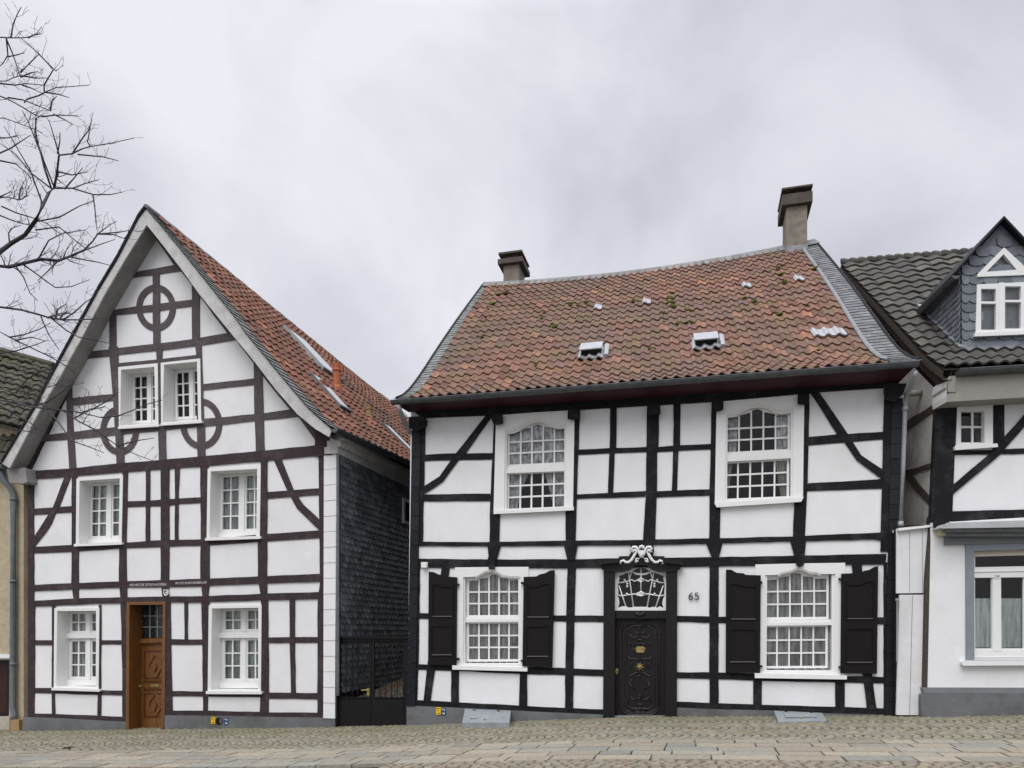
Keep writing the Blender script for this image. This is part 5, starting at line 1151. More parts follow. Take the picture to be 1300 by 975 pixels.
ck = MB(); ck.add([P0, P1, P1+DB*3.2+Vector((0, 0, 2.7)), P0+DB*3.2], [(0, 1, 2, 3)]); ck.build('dormer_cheek', 'slate_base', dm)
def SCk(a, b): q = P1+DB*(a*2.4); return Vector((q.x-.01, q.y, P1.z+(P0.z-P1.z)*b))
slate_rows(MB(), SCk, 16, 13, 0, 1, 0, 1, lift=.015, stag='drift', shape='scale', skip=lambda a, b: (P1.z+(P0.z-P1.z)*b) < P1.z+a*2.4*.80-.05).build('cheek_slates', 'slate_blue', dm)
mb = MB()
for (xa, ya, sg) in ((1213.4, 347, 1), (1336.6, 343, -1)):
    A = FD.pt(xa, ya, .14); B = FD.pt(1274.8, 277.4, .14); up = Vector((0, 0, .05))
    mb.add([A, B, B+DB*4.2, A+DB*4.2, A+up, B+up, B+DB*4.2+up, A+DB*4.2+up], [(0, 1, 2, 3), (4, 5, 6, 7), (0, 1, 5, 4), (1, 2, 6, 5), (2, 3, 7, 6), (3, 0, 4, 7)])
mb.build('dormer_roof', 'black_slate_trim', dm)
mb = MB(); A = FD.pt(1213.6, 347.6, .12)-Vector((0, 0, .03)); gutter(mb, A, A+DB*2.6+Vector((0, 0, -.06)), Vector((-1, .1, 0)), .06, 4); mb.build('dormer_gutter', 'zinc', dm)
pr(FD, [(1221, 441), (1330, 437), (1330, 441), (1224, 445.6)], .06, .0).build('dormer_apron', 'lead', dm)
mb = MB(); 
for i in range(8):
    q = P1+DB*(i*.22)+Vector((-.07, -.05, i*.22*.86+.05)); mb.box(q, DB*.17+Vector((0, 0, .13)), Vector((.14, 0, 0)), Vector((0, 0, .03)))
mb.build('dormer_flashing', 'lead', dm)
# boarded closure between the two houses
mid = Facade(FT.pt(1160, 800, -.08)[:2], (1, -.15))
bx = pr(mid, [(1138.6, 671.6), (1181.6, 668.6), (1179.6, 690), (1175.6, 752.4), (1138.4, 753)], 0, -.03).build('board_closure', 'board_white', None, bevel=.004)
tag(bx, 'narrow closure of upright white boards between the black corner strip and the white wall', 'boarding')
q = Vector(bx.location)
pr(mid, [(1140.6, 670.4), (1186, 666), (1186, 668.6), (1140.6, 673.8)], .07, -.25).build('cap_board', 'paint_white', bx)
for x in (1155, 1171): pr(mid, rect(x-.25, 674, x+.25, 752), .003, -.01).build('board_joint', 'cornice_grey', bx)
d_ = pr(mid, [(1142.4, 755.4), (1174.8, 755.2), (1169.4, 907.6), (1138.4, 907.4)], .01, -.03).build('plank_door', 'board_white', bx, bevel=.004)
pr(mid, [(1158.2, 756), (1158.8, 756), (1155.2, 907), (1154.6, 907)], .013, -.01).build('board_joint', 'cornice_grey', d_)
pr(mid, [(1136, 668), (1186, 666), (1178, 912), (1137, 912)], -.05, -.1).build('backing', 'dark_gap', bx)
mb = MB(); mb.tube([mid.pt(1139, 760, .05), mid.pt(1138.6, 840, .05)], .012, 6); mb.tube([mid.pt(1139.2, 759.6, .05), mid.pt(1139.2, 762.6, .05)], .03, 8); mb.build('pipe', 'galv', bx)

# ================================================================== HOUSE at the left edge
FH = Facade((FL.pt(35, 900, -.25)).xy[:], (3.64, -1))
p = FH.pt(10, 920); HH = root('rendered_house', (p.x, p.y, p.z), 'beige roughcast house at the left edge with a mossy brown tiled roof and grey downpipe', 'house')
pr(FH, [(-160, 470), (2, 520), (30, 548), (38, 600), (36, 930), (-160, 950)], 0, -.3, [[(-60, 838), (12, 838), (11.4, 911), (-60, 914)]]).build('wall', 'render_beige', HH)
pr(FH, [(-64, 830), (13.2, 831), (13.2, 835.4), (-64, 835)], .05, -.1).build('door_lintel', 'paint_white', HH, bevel=.008)
dr = pr(FH, [(-60, 836), (12, 837), (11.4, 912), (-60, 915)], -.12, -.16, [[(-56, 842), (8.6, 842), (8.2, 905), (-56, 906)]]).build('garage_door', 'door_black', HH)
pr(FH, [(-56, 842), (8.6, 842), (8.2, 905), (-56, 906)], -.14, -.16).build('door_panel', material('oxblood_door', (.045, .012, .010), (.03, .009, .008), 5, .5), dr)
pr(FH, [(-60, 911), (12, 910), (12, 935), (-60, 938)], .03, -.3).build('door_step', 'stone', HH)
dp = MB(); dp.tube([FH.pt(1, 592, .22), FH.pt(2, 601, .22), FH.pt(6, 611, .2), FH.pt(14.5, 621, .12), FH.pt(17, 630, .10), FH.pt(16.6, 760, .10), FH.pt(16, 898, .10), FH.pt(17.6, 908, .12), FH.pt(18.6, 914, .14)], .068, 12)
for y in (634, 738, 843): dp.tube([FH.pt(17, y-1.6, .1), FH.pt(17, y+1.6, .1)], .078, 12)
dp.build('downpipe', 'greypipe', HH, smooth=True)
pr(FH, [(13.6, 914), (23.4, 913.6), (23.8, 929), (13.6, 929)], .2, .02).build('drain_foot', 'ochre', HH, bevel=.01)
gt = MB(); gutter(gt, FH.pt(-60, 586, .30), FH.pt(7, 591.5, .30), FH.n, .09, 4); gt.build('gutter', 'greypipe', HH)
# two pieces of its roof: the main slope rising behind and a lower skirt
def quadS(P, Q, R, S_): return lambda a, b: (P*(1-a)+Q*a)*(1-b)+(S_*(1-a)+R*a)*b
Pm = [FH.pt(-150, 500, .3), FH.pt(34, 545, .3), pY(66, 466, 20.5), pY(-140, 408, 20.5)]
SH = quadS(*Pm); rh = grid_mb(SH, 6, 4, lower=.04).build('roof', 'roof_under', HH)
tile_roof(MB(), SH, 17, 13, wave2, 0, 1, 0, 1, lift=.05, nx=6, thick=.03, jit=.02).build('roof_tiles', 'tiles_far', rh)
SH2 = quadS(FH.pt(-150, 582, .32), FH.pt(8, 590, .32), FH.pt(27, 546, -.12), FH.pt(-150, 548, -.12))
rh2 = grid_mb(SH2, 4, 3, lower=.03).build('skirt_roof', 'roof_under', HH); tile_roof(MB(), SH2, 16, 3, wave2, 0, 1, 0, 1, lift=.05, nx=6, thick=.025, jit=.015).build('roof_tiles', 'tiles_far', rh2)
mb = MB(); mb.tube([SH(i/8, 1)+Vector((0, .05, .04)) for i in range(9)], .12, 7); mb.build('ridge_tiles', 'tiles_far', rh)

# far house seen through the gap between the two roofs
bgP = pY(512, 560, 34); BG = root('slate_roofed_house', (bgP.x, bgP.y, 0), 'distant house with a dark slate roof showing in the gap between the two timbered houses', 'house')
A = pY(485, 575, 34); B = pY(640, 575, 34); C_ = pY(640, 520, 38); Dd = pY(505, 536, 38)
MB().add([A, B, C_, Dd, A-Vector((0, 0, .3)), B-Vector((0, 0, .3))], [(0, 1, 2, 3), (0, 1, 5, 4)]).build('roof', 'slate', BG)
MB().box(Vector((A.x+.3, A.y+.3, -1)), Vector((B.x-A.x, 0, 0)), Vector((0, 6, 0)), Vector((0, 0, A.z+1))).build('wall', 'plaster_old', BG)

# ================================================================== iron gate and alley
FG = Facade(FR.pt(470, 900, -.06)[:2], (3.883, -1))
G = root('iron_gate', tuple(FG.pt(470, 923)), 'black iron double gate with solid lower panels closing the alley between the houses', 'gate')
fr = MB()
for q in ([(425.6, 809), (429.6, 809), (429.6, 928), (425.6, 928)], [(515, 809), (519, 809), (518, 928), (514.4, 928)], [(425.6, 809), (519, 809.4), (519, 813), (425.6, 813)]): prism(fr, FG, q, .03+rnd.random()*.003, -.04)
prism(fr, FG, [(425, 808), (519.6, 808.4), (519.6, 810.4), (425, 810)], .06, -.05); fr.build('gate_frame', 'iron', G, bevel=.004)
for (x0, x1, xs) in ((429.8, 471.4, (432.8, 468.4)), (471.8, 514.6, (475, 511.4))):
    L_ = pr(FG, rect(x0, 813.6, x1, 925), .0, -.045, [rect(xs[0], 817, xs[1], 885)]).build('gate_leaf', 'iron', G, bevel=.003)
    pr(FG, rect(xs[0], 888.4, xs[1], 922), .008, -.02).build('kick_panel', 'iron', L_, bevel=.004)
    pr(FG, rect(xs[0]-.6, 885, xs[1]+.6, 886.4), .02, -.02).build('gate_rail', 'iron', L_)
    n_ = 4
    for i in range(1, n_+1):
        x = xs[0]+(xs[1]-xs[0])*i/(n_+1); mb = MB(); mb.tube([FG.pt(x, 816.6, -.02), FG.pt(x, 885.4, -.02)], .0095, 6); mb.build('gate_bar', 'iron', L_)
h = MB(); h.tube([FG.pt(467.4, 876, .0), FG.pt(467.4, 876, .05), FG.pt(458.6, 876.4, .055)], .011, 8); prism(h, FG, rect(465.8, 873.6, 469, 883), .008, 0); h.build('gate_handle', 'brass', G)

# ================================================================== cellar hatches and utility plates
def hatch(q, base, label, deco):
    lid = [FR.pt(*q[0], .04), FR.pt(*q[1], .04), None, None]
    zf = gz(lid[0])
    # front edge stands out from the wall, a little above the paving
    def out(px, py, hgt):
        r = ray(px, py); t = 5.0
        for _ in range(60):
            P = CAM+r*t; err = P.z-(gz(P)+hgt); t += err*2.2
        return CAM+r*t
    c, d = out(*q[2], base), out(*q[3], base)
    a, b = lid[0], lid[1]
    dn = lambda P: Vector((P.x, P.y, gz(P)-.05))
    hb = MB(); hb.add([a, b, c, d, dn(a), dn(b), dn(c), dn(d)], [(0, 1, 2, 3), (3, 2, 6, 7), (1, 5, 6, 2), (0, 3, 7, 4)]); o = hb.build('cellar_hatch', 'hatch', None, label, bevel=.006)
    o['category'] = 'cellar hatch'; o['group'] = 'cellar hatches at the foot of the white facade'
    n_ = (b-a).cross(d-a).normalized(); n_ = n_ if n_.z > 0 else -n_
    B = lambda s, t, h=.0: (a*(1-s)+b*s)*(1-t)+(d*(1-s)+c*s)*t+n_*h
    s0, s1, t0, t1 = deco
    m = MB(); m.add([B(s0, t0, .012), B(s1, t0, .012), B(s1, t1, .012), B(s0, t1, .012), B(s0, t0), B(s1, t0), B(s1, t1), B(s0, t1)], [(0, 1, 2, 3), (0, 1, 5, 4), (1, 2, 6, 5), (2, 3, 7, 6), (3, 0, 4, 7)]); m.build('hatch_lid', 'hatch', o)
    m = MB(); m.tube([B(s0, t1+.02, .006), B(s1, t1+.02, .006)], .007, 5); m.tube([B(s0, t0, .006), B(s0, t1, .006)], .004, 5); m.tube([B(s1, t0, .006), B(s1, t1, .006)], .004, 5); m.build('lid_gap', 'iron', o)
    m = MB(); m.tube([B((s0+s1)/2, t1+.10, .0), B((s0+s1)/2, t1+.10, .03)], .022, 8); m.build('padlock', 'brass', o)
    m = MB()
    for s in (s0+.06, s1-.06): m.tube([B(s-.03, t0+.02, .02), B(s+.03, t0+.02, .02)], .012, 6)
    m.build('hinge', 'iron', o)
hatch([(590, 899.6), (648.6, 902), (646.8, 917), (586.6, 917)], .10, 'grey steel cellar hatch sloping from the plinth beside the yellow and blue plates', (.16, .80, .14, .76))
hatch([(982.4, 902), (1044, 905), (1049.6, 914.6), (988, 916)], .03, 'grey steel cellar hatch under the right ground floor window', (.18, .82, .14, .70))
def plate(F, q, mat, label, marks, mm):
    o = pr(F, rect(*q), .05, .03).build('utility_plate', mat, None, label, bevel=.002); o['category'] = 'utility plate'; o['group'] = 'yellow and blue utility plates on the plinths'
    mb = MB()
    for m in marks:
        x0, y0, x1, y1 = q; prism(mb, F, rect(x0+(x1-x0)*m[0], y0+(y1-y0)*m[1], x0+(x1-x0)*m[2], y0+(y1-y0)*m[3]), .053+m[1]*.0005, .045)
    mb.build('plate_marks', mm, o)
mk1 = [(.2, .12, .3, .34), (.2, .12, .75, .18), (.36, .4, .6, .46), (.4, .76, .8, .84), (.5, .86, .64, .92)]; mk2 = [(.12, .1, .34, .28), (.46, .22, .86, .32), (.5, .34, .8, .4), (.28, .7, .76, .92)]
plate(FL, (267.8, 910.4, 273, 918.8), 'yellow', 'small yellow plate on the gabled house plinth, left of the round hole', mk1, 'ink')
plate(FL, (284.6, 911.4, 289.8, 919.8), 'blue', 'small blue plate on the gabled house plinth, right of the round hole', mk2, 'ink_white')
plate(FR, (553.7, 898, 559.5, 907.2), 'yellow', 'small yellow utility plate on the plinth left of the cellar hatch, next to the gate', mk1, 'ink')
plate(FR, (560.4, 898.6, 565.8, 907.4), 'blue', 'small blue utility plate touching the yellow one on the plinth next to the gate', mk2, 'ink_white')
mb = MB(); mb.tube([FL.pt(278, 915.6, .042), FL.pt(278, 915.6, .048)], .066, 20); vp = mb.build('vent_hole', 'dark_gap', HL)
mb = MB(); 
ring = [FL.pt(278+4.2*math.cos(k*math.pi/10), 915.6+4.2*math.sin(k*math.pi/10), .045) for k in range(21)]; mb.tube(ring, .008, 6); mb.build('vent_ring', 'iron', vp)

# ================================================================== bare tree, its trunk just outside the left of the frame
TY = 10.0
def tp(px, py, dy=0): return pY(px, py, TY+dy)
trunk_base = Vector((-9.6, TY+.2, 0)); trunk_base.z = gz(trunk_base)
TR = root('bare_tree', tuple(trunk_base), 'leafless tree whose dark branches reach in from the left edge of the picture', 'tree')
tk = [trunk_base-Vector((0, 0, .1)), trunk_base+Vector((.05, 0, 1.5)), trunk_base+Vector((.0, .05, 3.0)), trunk_base+Vector((.15, .1, 4.6)), trunk_base+Vector((.1, .2, 6.2)), trunk_base+Vector((.35, .2, 8.0)), trunk_base+Vector((.3, .3, 9.8))]
mb = MB(); mb.tube(tk, [.24, .20, .185, .16, .13, .09, .04], 12); mb.build('trunk', 'bark', TR, smooth=True)
trn = random.Random(21)
def grow_twigs(mb, pts, r0, level, dens, lmax):
    n = len(pts)
    L = sum((b-a).length for a, b in zip(pts, pts[1:]))
    k = max(1, int(L*dens*3.3))
    for _ in range(k):
        s = trn.uniform(.12, 1.0)*(n-1); i = min(int(s), n-2); p = pts[i].lerp(pts[i+1], s-i); d = (pts[i+1]-pts[i]).normalized()
        sd = Vector((trn.uniform(-1, 1), trn.uniform(-.9, .9), trn.uniform(-.8, 1.15))); nd = (d*.75+sd*.85).normalized()
        ln = trn.uniform(.35, 1)*lmax; m = 5; q = [p]; dd = nd
        for j in range(m):
            dd = (dd+Vector((trn.uniform(-.28, .28), trn.uniform(-.28, .28), trn.uniform(-.2, .30)))).normalized(); q.append(q[-1]+dd*ln/m)
        r = r0*.48
        mb.tube(q, [max(.0021, r*(1-.75*j/m)) for j in range(m+1)], 4, cap=False)
        blob_r = max(.004, r*.5)
        if level > 0: grow_twigs(mb, q, r, level-1, dens*1.25, lmax*.52)
def limb(pxs, r0, r1, start=None, dens=2.2, lmax=.55, level=2, dy=0.0, sub=()):
    pts = [tp(x, y, dy+(.35*math.sin(i*1.3+x*.01))) for i, (x, y) in enumerate(pxs)]
    if start is not None:
        s = Vector(start); e = pts[0]; pts = [s, s.lerp(e, .33)+Vector((0, 0, .10)), s.lerp(e, .66)+Vector((0, .03, .08))]+pts
    n = len(pts); mb = MB(); mb.tube(pts, [r0+(r1-r0)*(i/(n-1))**.8 for i in range(n)], 7)
    k = 3 if start is not None else 0
    grow_twigs(mb, pts[k:], max(r1*1.4, .007), level, dens, lmax)
    for sp in sub:
        q = [tp(x, y, dy+.25*math.sin(i+x*.02)) for i, (x, y) in enumerate(sp)]; m = len(q)
        mb.tube(q, [max(.0035, .011*(1-.6*i/(m-1))) for i in range(m)], 5)
        grow_twigs(mb, q, .0065, 1, 1.7, .26)
    return mb.build('branch', 'bark', TR, smooth=True)
limb([(-6, 324), (14, 309), (32, 298), (46, 279), (53, 263), (62, 245), (69, 238), (72, 222), (75, 197)], .042, .012, tk[3], 1.1, .40, 1, .0,
     [[(75, 197), (92, 195), (104, 189), (115, 186), (140, 182), (171, 175)], [(99, 196), (130, 199), (150, 204)], [(92, 195), (105, 175), (113, 165), (118, 143)], [(115, 186), (111, 180), (115, 162)], [(73, 195), (76, 180), (76, 168)], [(75, 197), (68, 172), (62, 152)],
      [(69, 239), (92, 239), (108, 233), (126, 228)], [(92, 239), (118, 247), (140, 247), (155, 244)], [(82, 240), (95, 225), (105, 213)], [(74, 218), (92, 222), (112, 218)], [(69, 238), (56, 205), (44, 170), (46, 150), (55, 146)], [(65, 238), (50, 190), (36, 155), (28, 140)],
      [(54, 259), (38, 215), (20, 185), (5, 160)], [(46, 281), (75, 276), (100, 262), (120, 254)], [(118, 247), (121, 270), (123, 292)], [(66, 240), (40, 220), (20, 196), (0, 182)]])
limb([(-8, 337), (11, 339), (35, 333), (52, 329), (74, 331), (90, 325), (106, 318)], .036, .014, tk[2]+Vector((0, 0, .8)), 2.0, .46, 2, .15,
     [[(106, 318), (118, 306), (124, 297), (140, 285), (148, 281)], [(95, 322), (112, 316), (128, 310), (146, 304)], [(88, 326), (108, 330), (125, 333), (140, 337)], [(48, 330), (62, 305), (80, 296), (108, 292)], [(74, 331), (60, 345), (48, 356)], [(20, 338), (30, 352), (38, 372), (48, 382)], [(30, 336), (52, 352), (70, 365), (90, 364), (114, 355)],
      [(45, 292), (75, 288), (95, 305), (118, 322)], [(124, 297), (150, 295), (166, 292)], [(124, 297), (145, 298), (158, 303)]])
limb([(-8, 389), (10, 391), (28, 393.5), (48, 399), (65, 404), (80, 406)], .024, .009, tk[2]+Vector((0, 0, .2)), 2.4, .36, 2, -.1,
     [[(65, 404), (85, 420), (100, 428), (125, 433), (140, 436)], [(80, 406), (100, 406), (120, 405), (136, 402)], [(80, 406), (95, 396), (108, 384), (120, 376)], [(52, 402), (62, 425), (75, 444)], [(70, 403), (74, 392), (84, 386)], [(60, 403), (76, 398), (90, 398)]])
limb([(-6, 418), (12, 428), (28, 436), (45, 444), (62, 452), (85, 465)], .015, .006, tk[2]+Vector((0, 0, -.3)), 2.0, .34, 2, .1, [[(12, 428), (30, 425), (50, 418), (64, 410)], [(20, 432), (40, 428), (58, 433)], [(0, 449), (22, 445), (44, 438), (60, 432)]])
limb([(-8, 506), (20, 512), (42, 517), (62, 519), (80, 521), (104, 524), (128, 530)], .017, .006, tk[1]+Vector((0, 0, 1.3)), 2.6, .36, 2, -.25,
     [[(80, 521), (100, 535), (120, 545), (138, 558), (152, 568), (175, 578), (194, 585)], [(104, 524), (120, 518), (138, 508), (148, 500)], [(128, 530), (150, 528), (166, 522), (190, 512), (206, 508)], [(42, 517), (60, 510), (78, 498), (92, 486)], [(94, 531), (112, 521), (134, 516)], [(100, 504), (112, 508), (130, 522)], [(60, 519), (74, 536), (92, 560), (120, 570), (132, 575)], [(150, 566), (170, 560), (196, 556)]])
limb([(-8, 490), (14, 498), (30, 500), (52, 494), (72, 488)], .012, .005, tk[1]+Vector((0, 0, 1.0)), 2.6, .34, 2, .0, [[(30, 500), (46, 508), (60, 520)], [(20, 499), (34, 482), (48, 472), (64, 468)], [(-4, 540), (20, 546), (40, 548), (58, 553)], [(0, 515), (22, 528), (44, 540), (60, 548)]])
limb([(-6, 120), (8, 125), (18, 130), (30, 137), (46, 147), (54, 148)], .014, .006, tk[5], 1.0, .30, 1, .1,
     [[(31, 130), (34, 126), (50, 121), (57, 117), (72, 111), (90, 110), (113, 108)], [(57, 117), (75, 120), (88, 124)], [(56, 116), (56, 108), (68, 88), (71, 90), (80, 83)], [(68, 88), (48, 67), (26, 48)], [(10, 124), (30, 127), (50, 135), (64, 141)], [(54, 148), (70, 146), (98, 147)], [(68, 145), (82, 152), (92, 158)], [(64, 141), (66, 128), (72, 122)], [(46, 150), (45, 165), (48, 180), (56, 215), (64, 238)]])
limb([(-6, 47), (14, 48), (28, 48), (38, 47), (46, 43), (53, 34)], .012, .004, tk[5]+Vector((0, 0, 1.2)), 1.2, .26, 1, -.1, [[(14, 47), (17, 30), (22, 18), (27, 9)], [(36, 48), (44, 44), (53, 43)], [(8, 48), (10, 70), (4, 80), (-4, 88)], [(10, 72), (20, 70), (31, 67)], [(26, 92), (38, 80), (50, 68)], [(8, 49), (16, 68), (24, 92), (26, 98)]])
limb([(-6, 103), (8, 103), (16, 99), (26, 96)], .010, .005, tk[5]+Vector((0, 0, .6)), 2.0, .30, 2, .2, [[(26, 96), (45, 99), (60, 99)], [(0, 106), (20, 108), (32, 106), (55, 108)], [(26, 98), (40, 92), (48, 91)], [(28, 108), (40, 112), (48, 116)]])
limb([(-8, 150), (6, 150), (22, 156), (38, 162), (54, 169)], .009, .004, tk[4]+Vector((0, 0, 1.0)), 1.2, .3, 1, -.2, [[(-4, 196), (14, 188), (26, 180), (38, 172)], [(-4, 175), (10, 175), (23, 172)], [(0, 204), (20, 208), (36, 222), (40, 230)]])
limb([(-8, 252), (10, 250), (24, 254), (36, 248)], .014, .006, tk[4], 3.0, .34, 2, .1, [[(24, 254), (26, 240), (30, 232)], [(0, 250), (8, 246), (14, 243)], [(-4, 272), (16, 280), (30, 284), (46, 288)], [(12, 306), (11, 296), (14, 290), (26, 286)], [(2, 262), (20, 270), (40, 276), (60, 284), (80, 300)]])
# a curled dead leaf cluster lying on the setts
def leafmb(c):
    mb = MB()
    for k in range(6):
        a = trn.uniform(0, 6.28); l = trn.uniform(.05, .09); q = c+Vector((trn.uniform(-.08, .08), trn.uniform(-.05, .05), .012)); d = Vector((math.cos(a), math.sin(a), 0)); s = Vector((-d.y, d.x, 0))
        mb.add([q-d*l, q+s*l*.5+Vector((0, 0, .03)), q+d*l+Vector((0, 0, .012)), q-s*l*.5+Vector((0, 0, .025)), q+Vector((0, 0, .008))], [(0, 1, 4), (1, 2, 4), (2, 3, 4), (3, 0, 4)])
    return mb

# ================================================================== ground
base = MB(); us = [-70, -40, -25]+[-16+i*1.0 for i in range(31)]+[20, 30, 45, 70]; ws = [-60, -30, -14, -6, -2, 0, 1, 3, 5, 8, 14, 25, 45]
vs = [uw(u, w)-Vector((0, 0, .05)) for w in ws for u in us]; n_ = len(us)
base.add(vs, [(j*n_+i, j*n_+i+1, (j+1)*n_+i+1, (j+1)*n_+i) for j in range(len(ws)-1) for i in range(n_-1)])
gd = base.build('ground', 'street', None); gd['kind'] = 'structure'
crn = random.Random(5)
def lerp3(a, b, t): return tuple(x+(y-x)*t for x, y in zip(a, b))
SAND, GREYS, BROWN, MOSSC = (.275, .246, .182), (.225, .215, .180), (.205, .168, .128), (.150, .148, .066)
def stone(mb, c, t, hl, hw, col, h=.03, dome=.010):
    """one sett: bevelled block; c = (u,w), t = unit tangent in (u,w)"""
    nx = (-t[1], t[0]); j = lambda: crn.uniform(-.10, .10)
    cs = [(-1, -1), (1, -1), (1, 1), (-1, 1)]; o = []; i = []
    for a, b in cs:
        A = hl*(a+j()*.8); B = hw*(b+j()*.8); u = c[0]+t[0]*A+nx[0]*B; w = c[1]+t[1]*A+nx[1]*B; g = uw(u, w); o.append(g+Vector((0, 0, -.05)))
        A *= .82; B *= .82; u = c[0]+t[0]*A+nx[0]*B; w = c[1]+t[1]*A+nx[1]*B; i.append(uw(u, w)+Vector((0, 0, h-.024)))
    m = [o[k].lerp(i[k], .45)+Vector((0, 0, .012)) for k in range(4)]
    cc = sum(i, Vector())/4+Vector((0, 0, dome))
    fs = [(k, (k+1) % 4, 4+(k+1) % 4, 4+k) for k in range(4)]+[(4+k, 4+(k+1) % 4, 8+(k+1) % 4, 8+k) for k in range(4)]+[(8+k, 8+(k+1) % 4, 12) for k in range(4)]
    mb.add(o+m+i+[cc], fs, col)
def scol(u, w, moss):
    r = crn.random(); c = lerp3(SAND, GREYS, crn.random()) if r < .8 else lerp3(BROWN, SAND, crn.random())
    k = crn.uniform(.80, 1.16); c = tuple(x*k for x in c)
    n = noise.noise(Vector((u*.7, w*1.4, 3.1)))*.5+noise.noise(Vector((u*2.1, w*3, 1)))*.25
    m = max(0, min(.85, moss+n*.55)); return lerp3(c, tuple(x*crn.uniform(.8, 1.15) for x in MOSSC), m)
cb = MB()
BANDS = [(-.60, .42), (.42, 1.30), (1.30, 2.18), (2.18, 3.06)]; W1, W2 = 3.05, 4.75
for bi_, (wa_, wb_) in enumerate(BANDS):
    u0 = -17.5+.04*bi_; k = 0
    while u0 < 10.5:
        pitch = .124; u0 += pitch; k += 1
        cw = (wa_+wb_)/2; hwid = (wb_-wa_)/2; ns = 7; ph = .5 if k % 2 else 0.0; cuts = [wa_]+sorted(wa_+(wb_-wa_)*(i+ph+crn.uniform(-.16, .16))/ns for i in range(1, ns))+[wb_]
        for c0, c1 in zip(cuts, cuts[1:]):
            if c1-c0 < .035: continue
            w = (c0+c1)/2; x = (w-cw)/hwid; u = u0+.27*(1-x*x)+crn.uniform(-.005, .005); sl = -2*x*.27/hwid; ln = math.hypot(1, sl)
            stone(cb, (u, w), (sl/ln, 1/ln), (c1-c0)/2*ln-.010, min(.0525, .0545/ln*1.12), scol(u, w, .50-.27*w if w < 1.5 else .06), .03)
o = cb.build('cobbled_pavement', 'cobble', None, recalc=True); o['kind'] = 'structure'
fl_ = MB(); w = W1
row = 0
while w < W2-.05:
    hw = crn.uniform(.30, .40); u = -17+crn.uniform(0, .6)
    while u < 10:
        l = crn.uniform(.38, .78); g = .012
        r = crn.random(); col = (.300, .268, .208) if r < .5 else ((.262, .245, .200) if r < .78 else ((.250, .243, .212) if r < .9 else (.272, .240, .192)))
        kk = crn.uniform(.86, 1.12); col = tuple(x*kk for x in col); hh = crn.uniform(-.004, .004)
        P = [(u+g, w+g), (u+l-g, w+g), (u+l-g, w+hw-g), (u+g, w+hw-g)]
        tps = [uw(*q)+Vector((0, 0, .006+hh)) for q in P]; bts = [uw(*q)+Vector((0, 0, -.04)) for q in [(u+g-.004, w+g-.004), (u+l-g+.004, w+g-.004), (u+l-g+.004, w+hw-g+.004), (u+g-.004, w+hw-g+.004)]]
        fl_.add(tps+bts, [(0, 1, 2, 3)]+[(k, (k+1) % 4, 4+(k+1) % 4, 4+k) for k in range(4)], col); u += l
    w += hw
o = fl_.build('flagstone_path', 'flag', None, recalc=True); o['kind'] = 'structure'; WE = w
cb = MB(); k = 0
while k < 26:
    w = WE+.06+k*.105; u = -3.0+(.08 if k % 2 else 0)
    while u < 8:
        l = crn.uniform(.11, .19); c = scol(u, w, .05); c = lerp3(c, (.23, .17, .135), crn.random()*.5); stone(cb, (u+l/2, w), (1, 0), l/2-.006, .047, c); u += l
    k += 1
o = cb.build('cobbled_street', 'cobble', None, recalc=True); o['kind'] = 'structure'
# the alley climbs behind the gate
al = MB(); A0 = FG.pt(427, 924, -.1); A1 = FG.pt(522, 924, -.1)
rows = 34
for r in range(rows):
    for c in range(15):
        d = r*.12; q = A0.lerp(A1, (c+.5+crn.uniform(-.15, .15))/15)+SD*d; z = .12+.11*d
        hl = crn.uniform(.040, .055); P = Vector((q.x, q.y, z)); col = tuple(x*crn.uniform(.5, .9) for x in lerp3(BROWN, SAND, .3))
        ux, uy = UD*hl, SD*.055
        al.add([P-ux-uy-Vector((0, 0, .06)), P+ux-uy-Vector((0, 0, .06)), P+ux+uy-Vector((0, 0, .06)), P-ux+uy-Vector((0, 0, .06)), P-ux*.8-uy*.8, P+ux*.8-uy*.8, P+ux*.8+uy*.8, P-ux*.8+uy*.8], [(0, 1, 5, 4), (1, 2, 6, 5), (2, 3, 7, 6), (3, 0, 4, 7), (4, 5, 6, 7)], col)
o = al.build('alley_paving', 'cobble', None, recalc=True); o['kind'] = 'structure'
ab = MB(); za = lambda d: .07+.11*d
vs = []
for d in (0, .2, 1, 2, 3, 4.5, 12):
    for q in (A0, A1): z = q+SD*d; vs.append(Vector((z.x, z.y, za(d))))
ab.add(vs, [(2*i, 2*i+1, 2*i+3, 2*i+2) for i in range(6)]); o = ab.build('alley_ground', 'street', None); o['kind'] = 'structure'
lp_ = pY(85, 943.5, 13.6); lp_ = Vector((lp_.x, lp_.y, gz(lp_))); tag(leafmb(lp_).build('dead_leaves', 'leaf', None), 'small clump of brown dead leaves on the cobbles in front of the leftmost ground floor window', 'leaves')

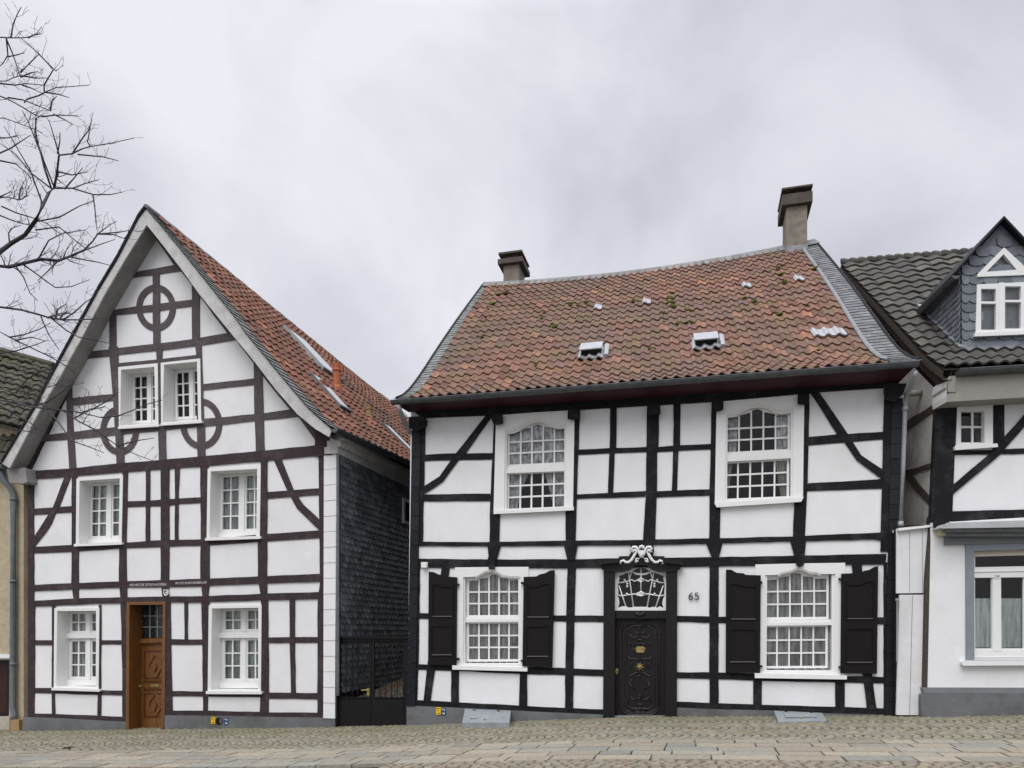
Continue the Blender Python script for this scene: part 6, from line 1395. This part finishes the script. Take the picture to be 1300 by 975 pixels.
# ================================================================== light, sky, camera
SUN_EL, SUN_AZ = math.radians(52), math.radians(205)      # high veiled sun behind the viewer's left shoulder
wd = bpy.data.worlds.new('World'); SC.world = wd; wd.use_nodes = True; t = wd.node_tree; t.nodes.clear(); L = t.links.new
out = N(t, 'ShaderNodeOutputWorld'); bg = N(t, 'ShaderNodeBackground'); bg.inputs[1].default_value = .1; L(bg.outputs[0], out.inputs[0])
sk = N(t, 'ShaderNodeTexSky'); sk.sky_type = 'NISHITA'; sk.sun_disc = False; sk.sun_elevation = SUN_EL; sk.sun_rotation = SUN_AZ; sk.air_density = 1.5; sk.dust_density = 3
tc = N(t, 'ShaderNodeTexCoord'); sx = N(t, 'ShaderNodeSeparateXYZ'); L(tc.outputs['Generated'], sx.inputs[0])
mp = N(t, 'ShaderNodeMapping'); mp.inputs['Scale'].default_value = (1.25, 1.25, 1.35); mp.inputs['Location'].default_value = (3.2, 1.4, .3); L(tc.outputs['Generated'], mp.inputs[0])
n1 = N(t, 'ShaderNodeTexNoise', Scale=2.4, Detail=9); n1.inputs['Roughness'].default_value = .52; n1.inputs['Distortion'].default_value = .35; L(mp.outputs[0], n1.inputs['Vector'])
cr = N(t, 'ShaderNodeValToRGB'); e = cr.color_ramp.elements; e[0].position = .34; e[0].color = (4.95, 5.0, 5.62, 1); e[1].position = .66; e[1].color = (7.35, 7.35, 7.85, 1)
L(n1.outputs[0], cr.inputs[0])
# overcast dome brighter overhead; lift added only above the view, to brighten the walls
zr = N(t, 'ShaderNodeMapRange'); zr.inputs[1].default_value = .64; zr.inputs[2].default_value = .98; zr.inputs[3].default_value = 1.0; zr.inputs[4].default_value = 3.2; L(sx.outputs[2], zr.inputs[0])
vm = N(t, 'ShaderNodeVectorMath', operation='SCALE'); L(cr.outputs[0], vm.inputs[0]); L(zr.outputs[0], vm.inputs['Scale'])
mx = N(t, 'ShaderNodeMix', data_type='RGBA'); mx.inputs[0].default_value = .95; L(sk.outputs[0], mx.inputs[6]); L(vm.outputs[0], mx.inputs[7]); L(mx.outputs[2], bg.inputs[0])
sl = bpy.data.lights.new('sun', 'SUN'); sl.energy = 1.5; sl.angle = math.radians(40); sl.color = (1, .985, .96); so = bpy.data.objects.new('sun', sl); COL.objects.link(so)
# direction towards the sun: azimuth measured from +Y clockwise
sd = Vector((math.sin(SUN_AZ)*math.cos(SUN_EL), math.cos(SUN_AZ)*math.cos(SUN_EL), math.sin(SUN_EL)))
so.rotation_euler = sd.to_track_quat('Z', 'Y').to_euler(); so.location = (0, -5, 30)
cam = bpy.data.cameras.new('camera'); co = bpy.data.objects.new('camera', cam); COL.objects.link(co); SC.camera = co
co.location = CAM; co.rotation_euler = (math.radians(90), 0, 0); cam.sensor_width = 36; cam.sensor_fit = 'HORIZONTAL'; cam.lens = FPX/1300*36; cam.shift_y = (PY0-487.5)/1300; cam.clip_end = 500; cam.clip_start = .1
SC.view_settings.view_transform = 'Standard'; SC.view_settings.look = 'None'; SC.view_settings.gamma = 1; SC.view_settings.exposure = .27
SC.cycles.max_bounces = 8; SC.cycles.transparent_max_bounces = 16
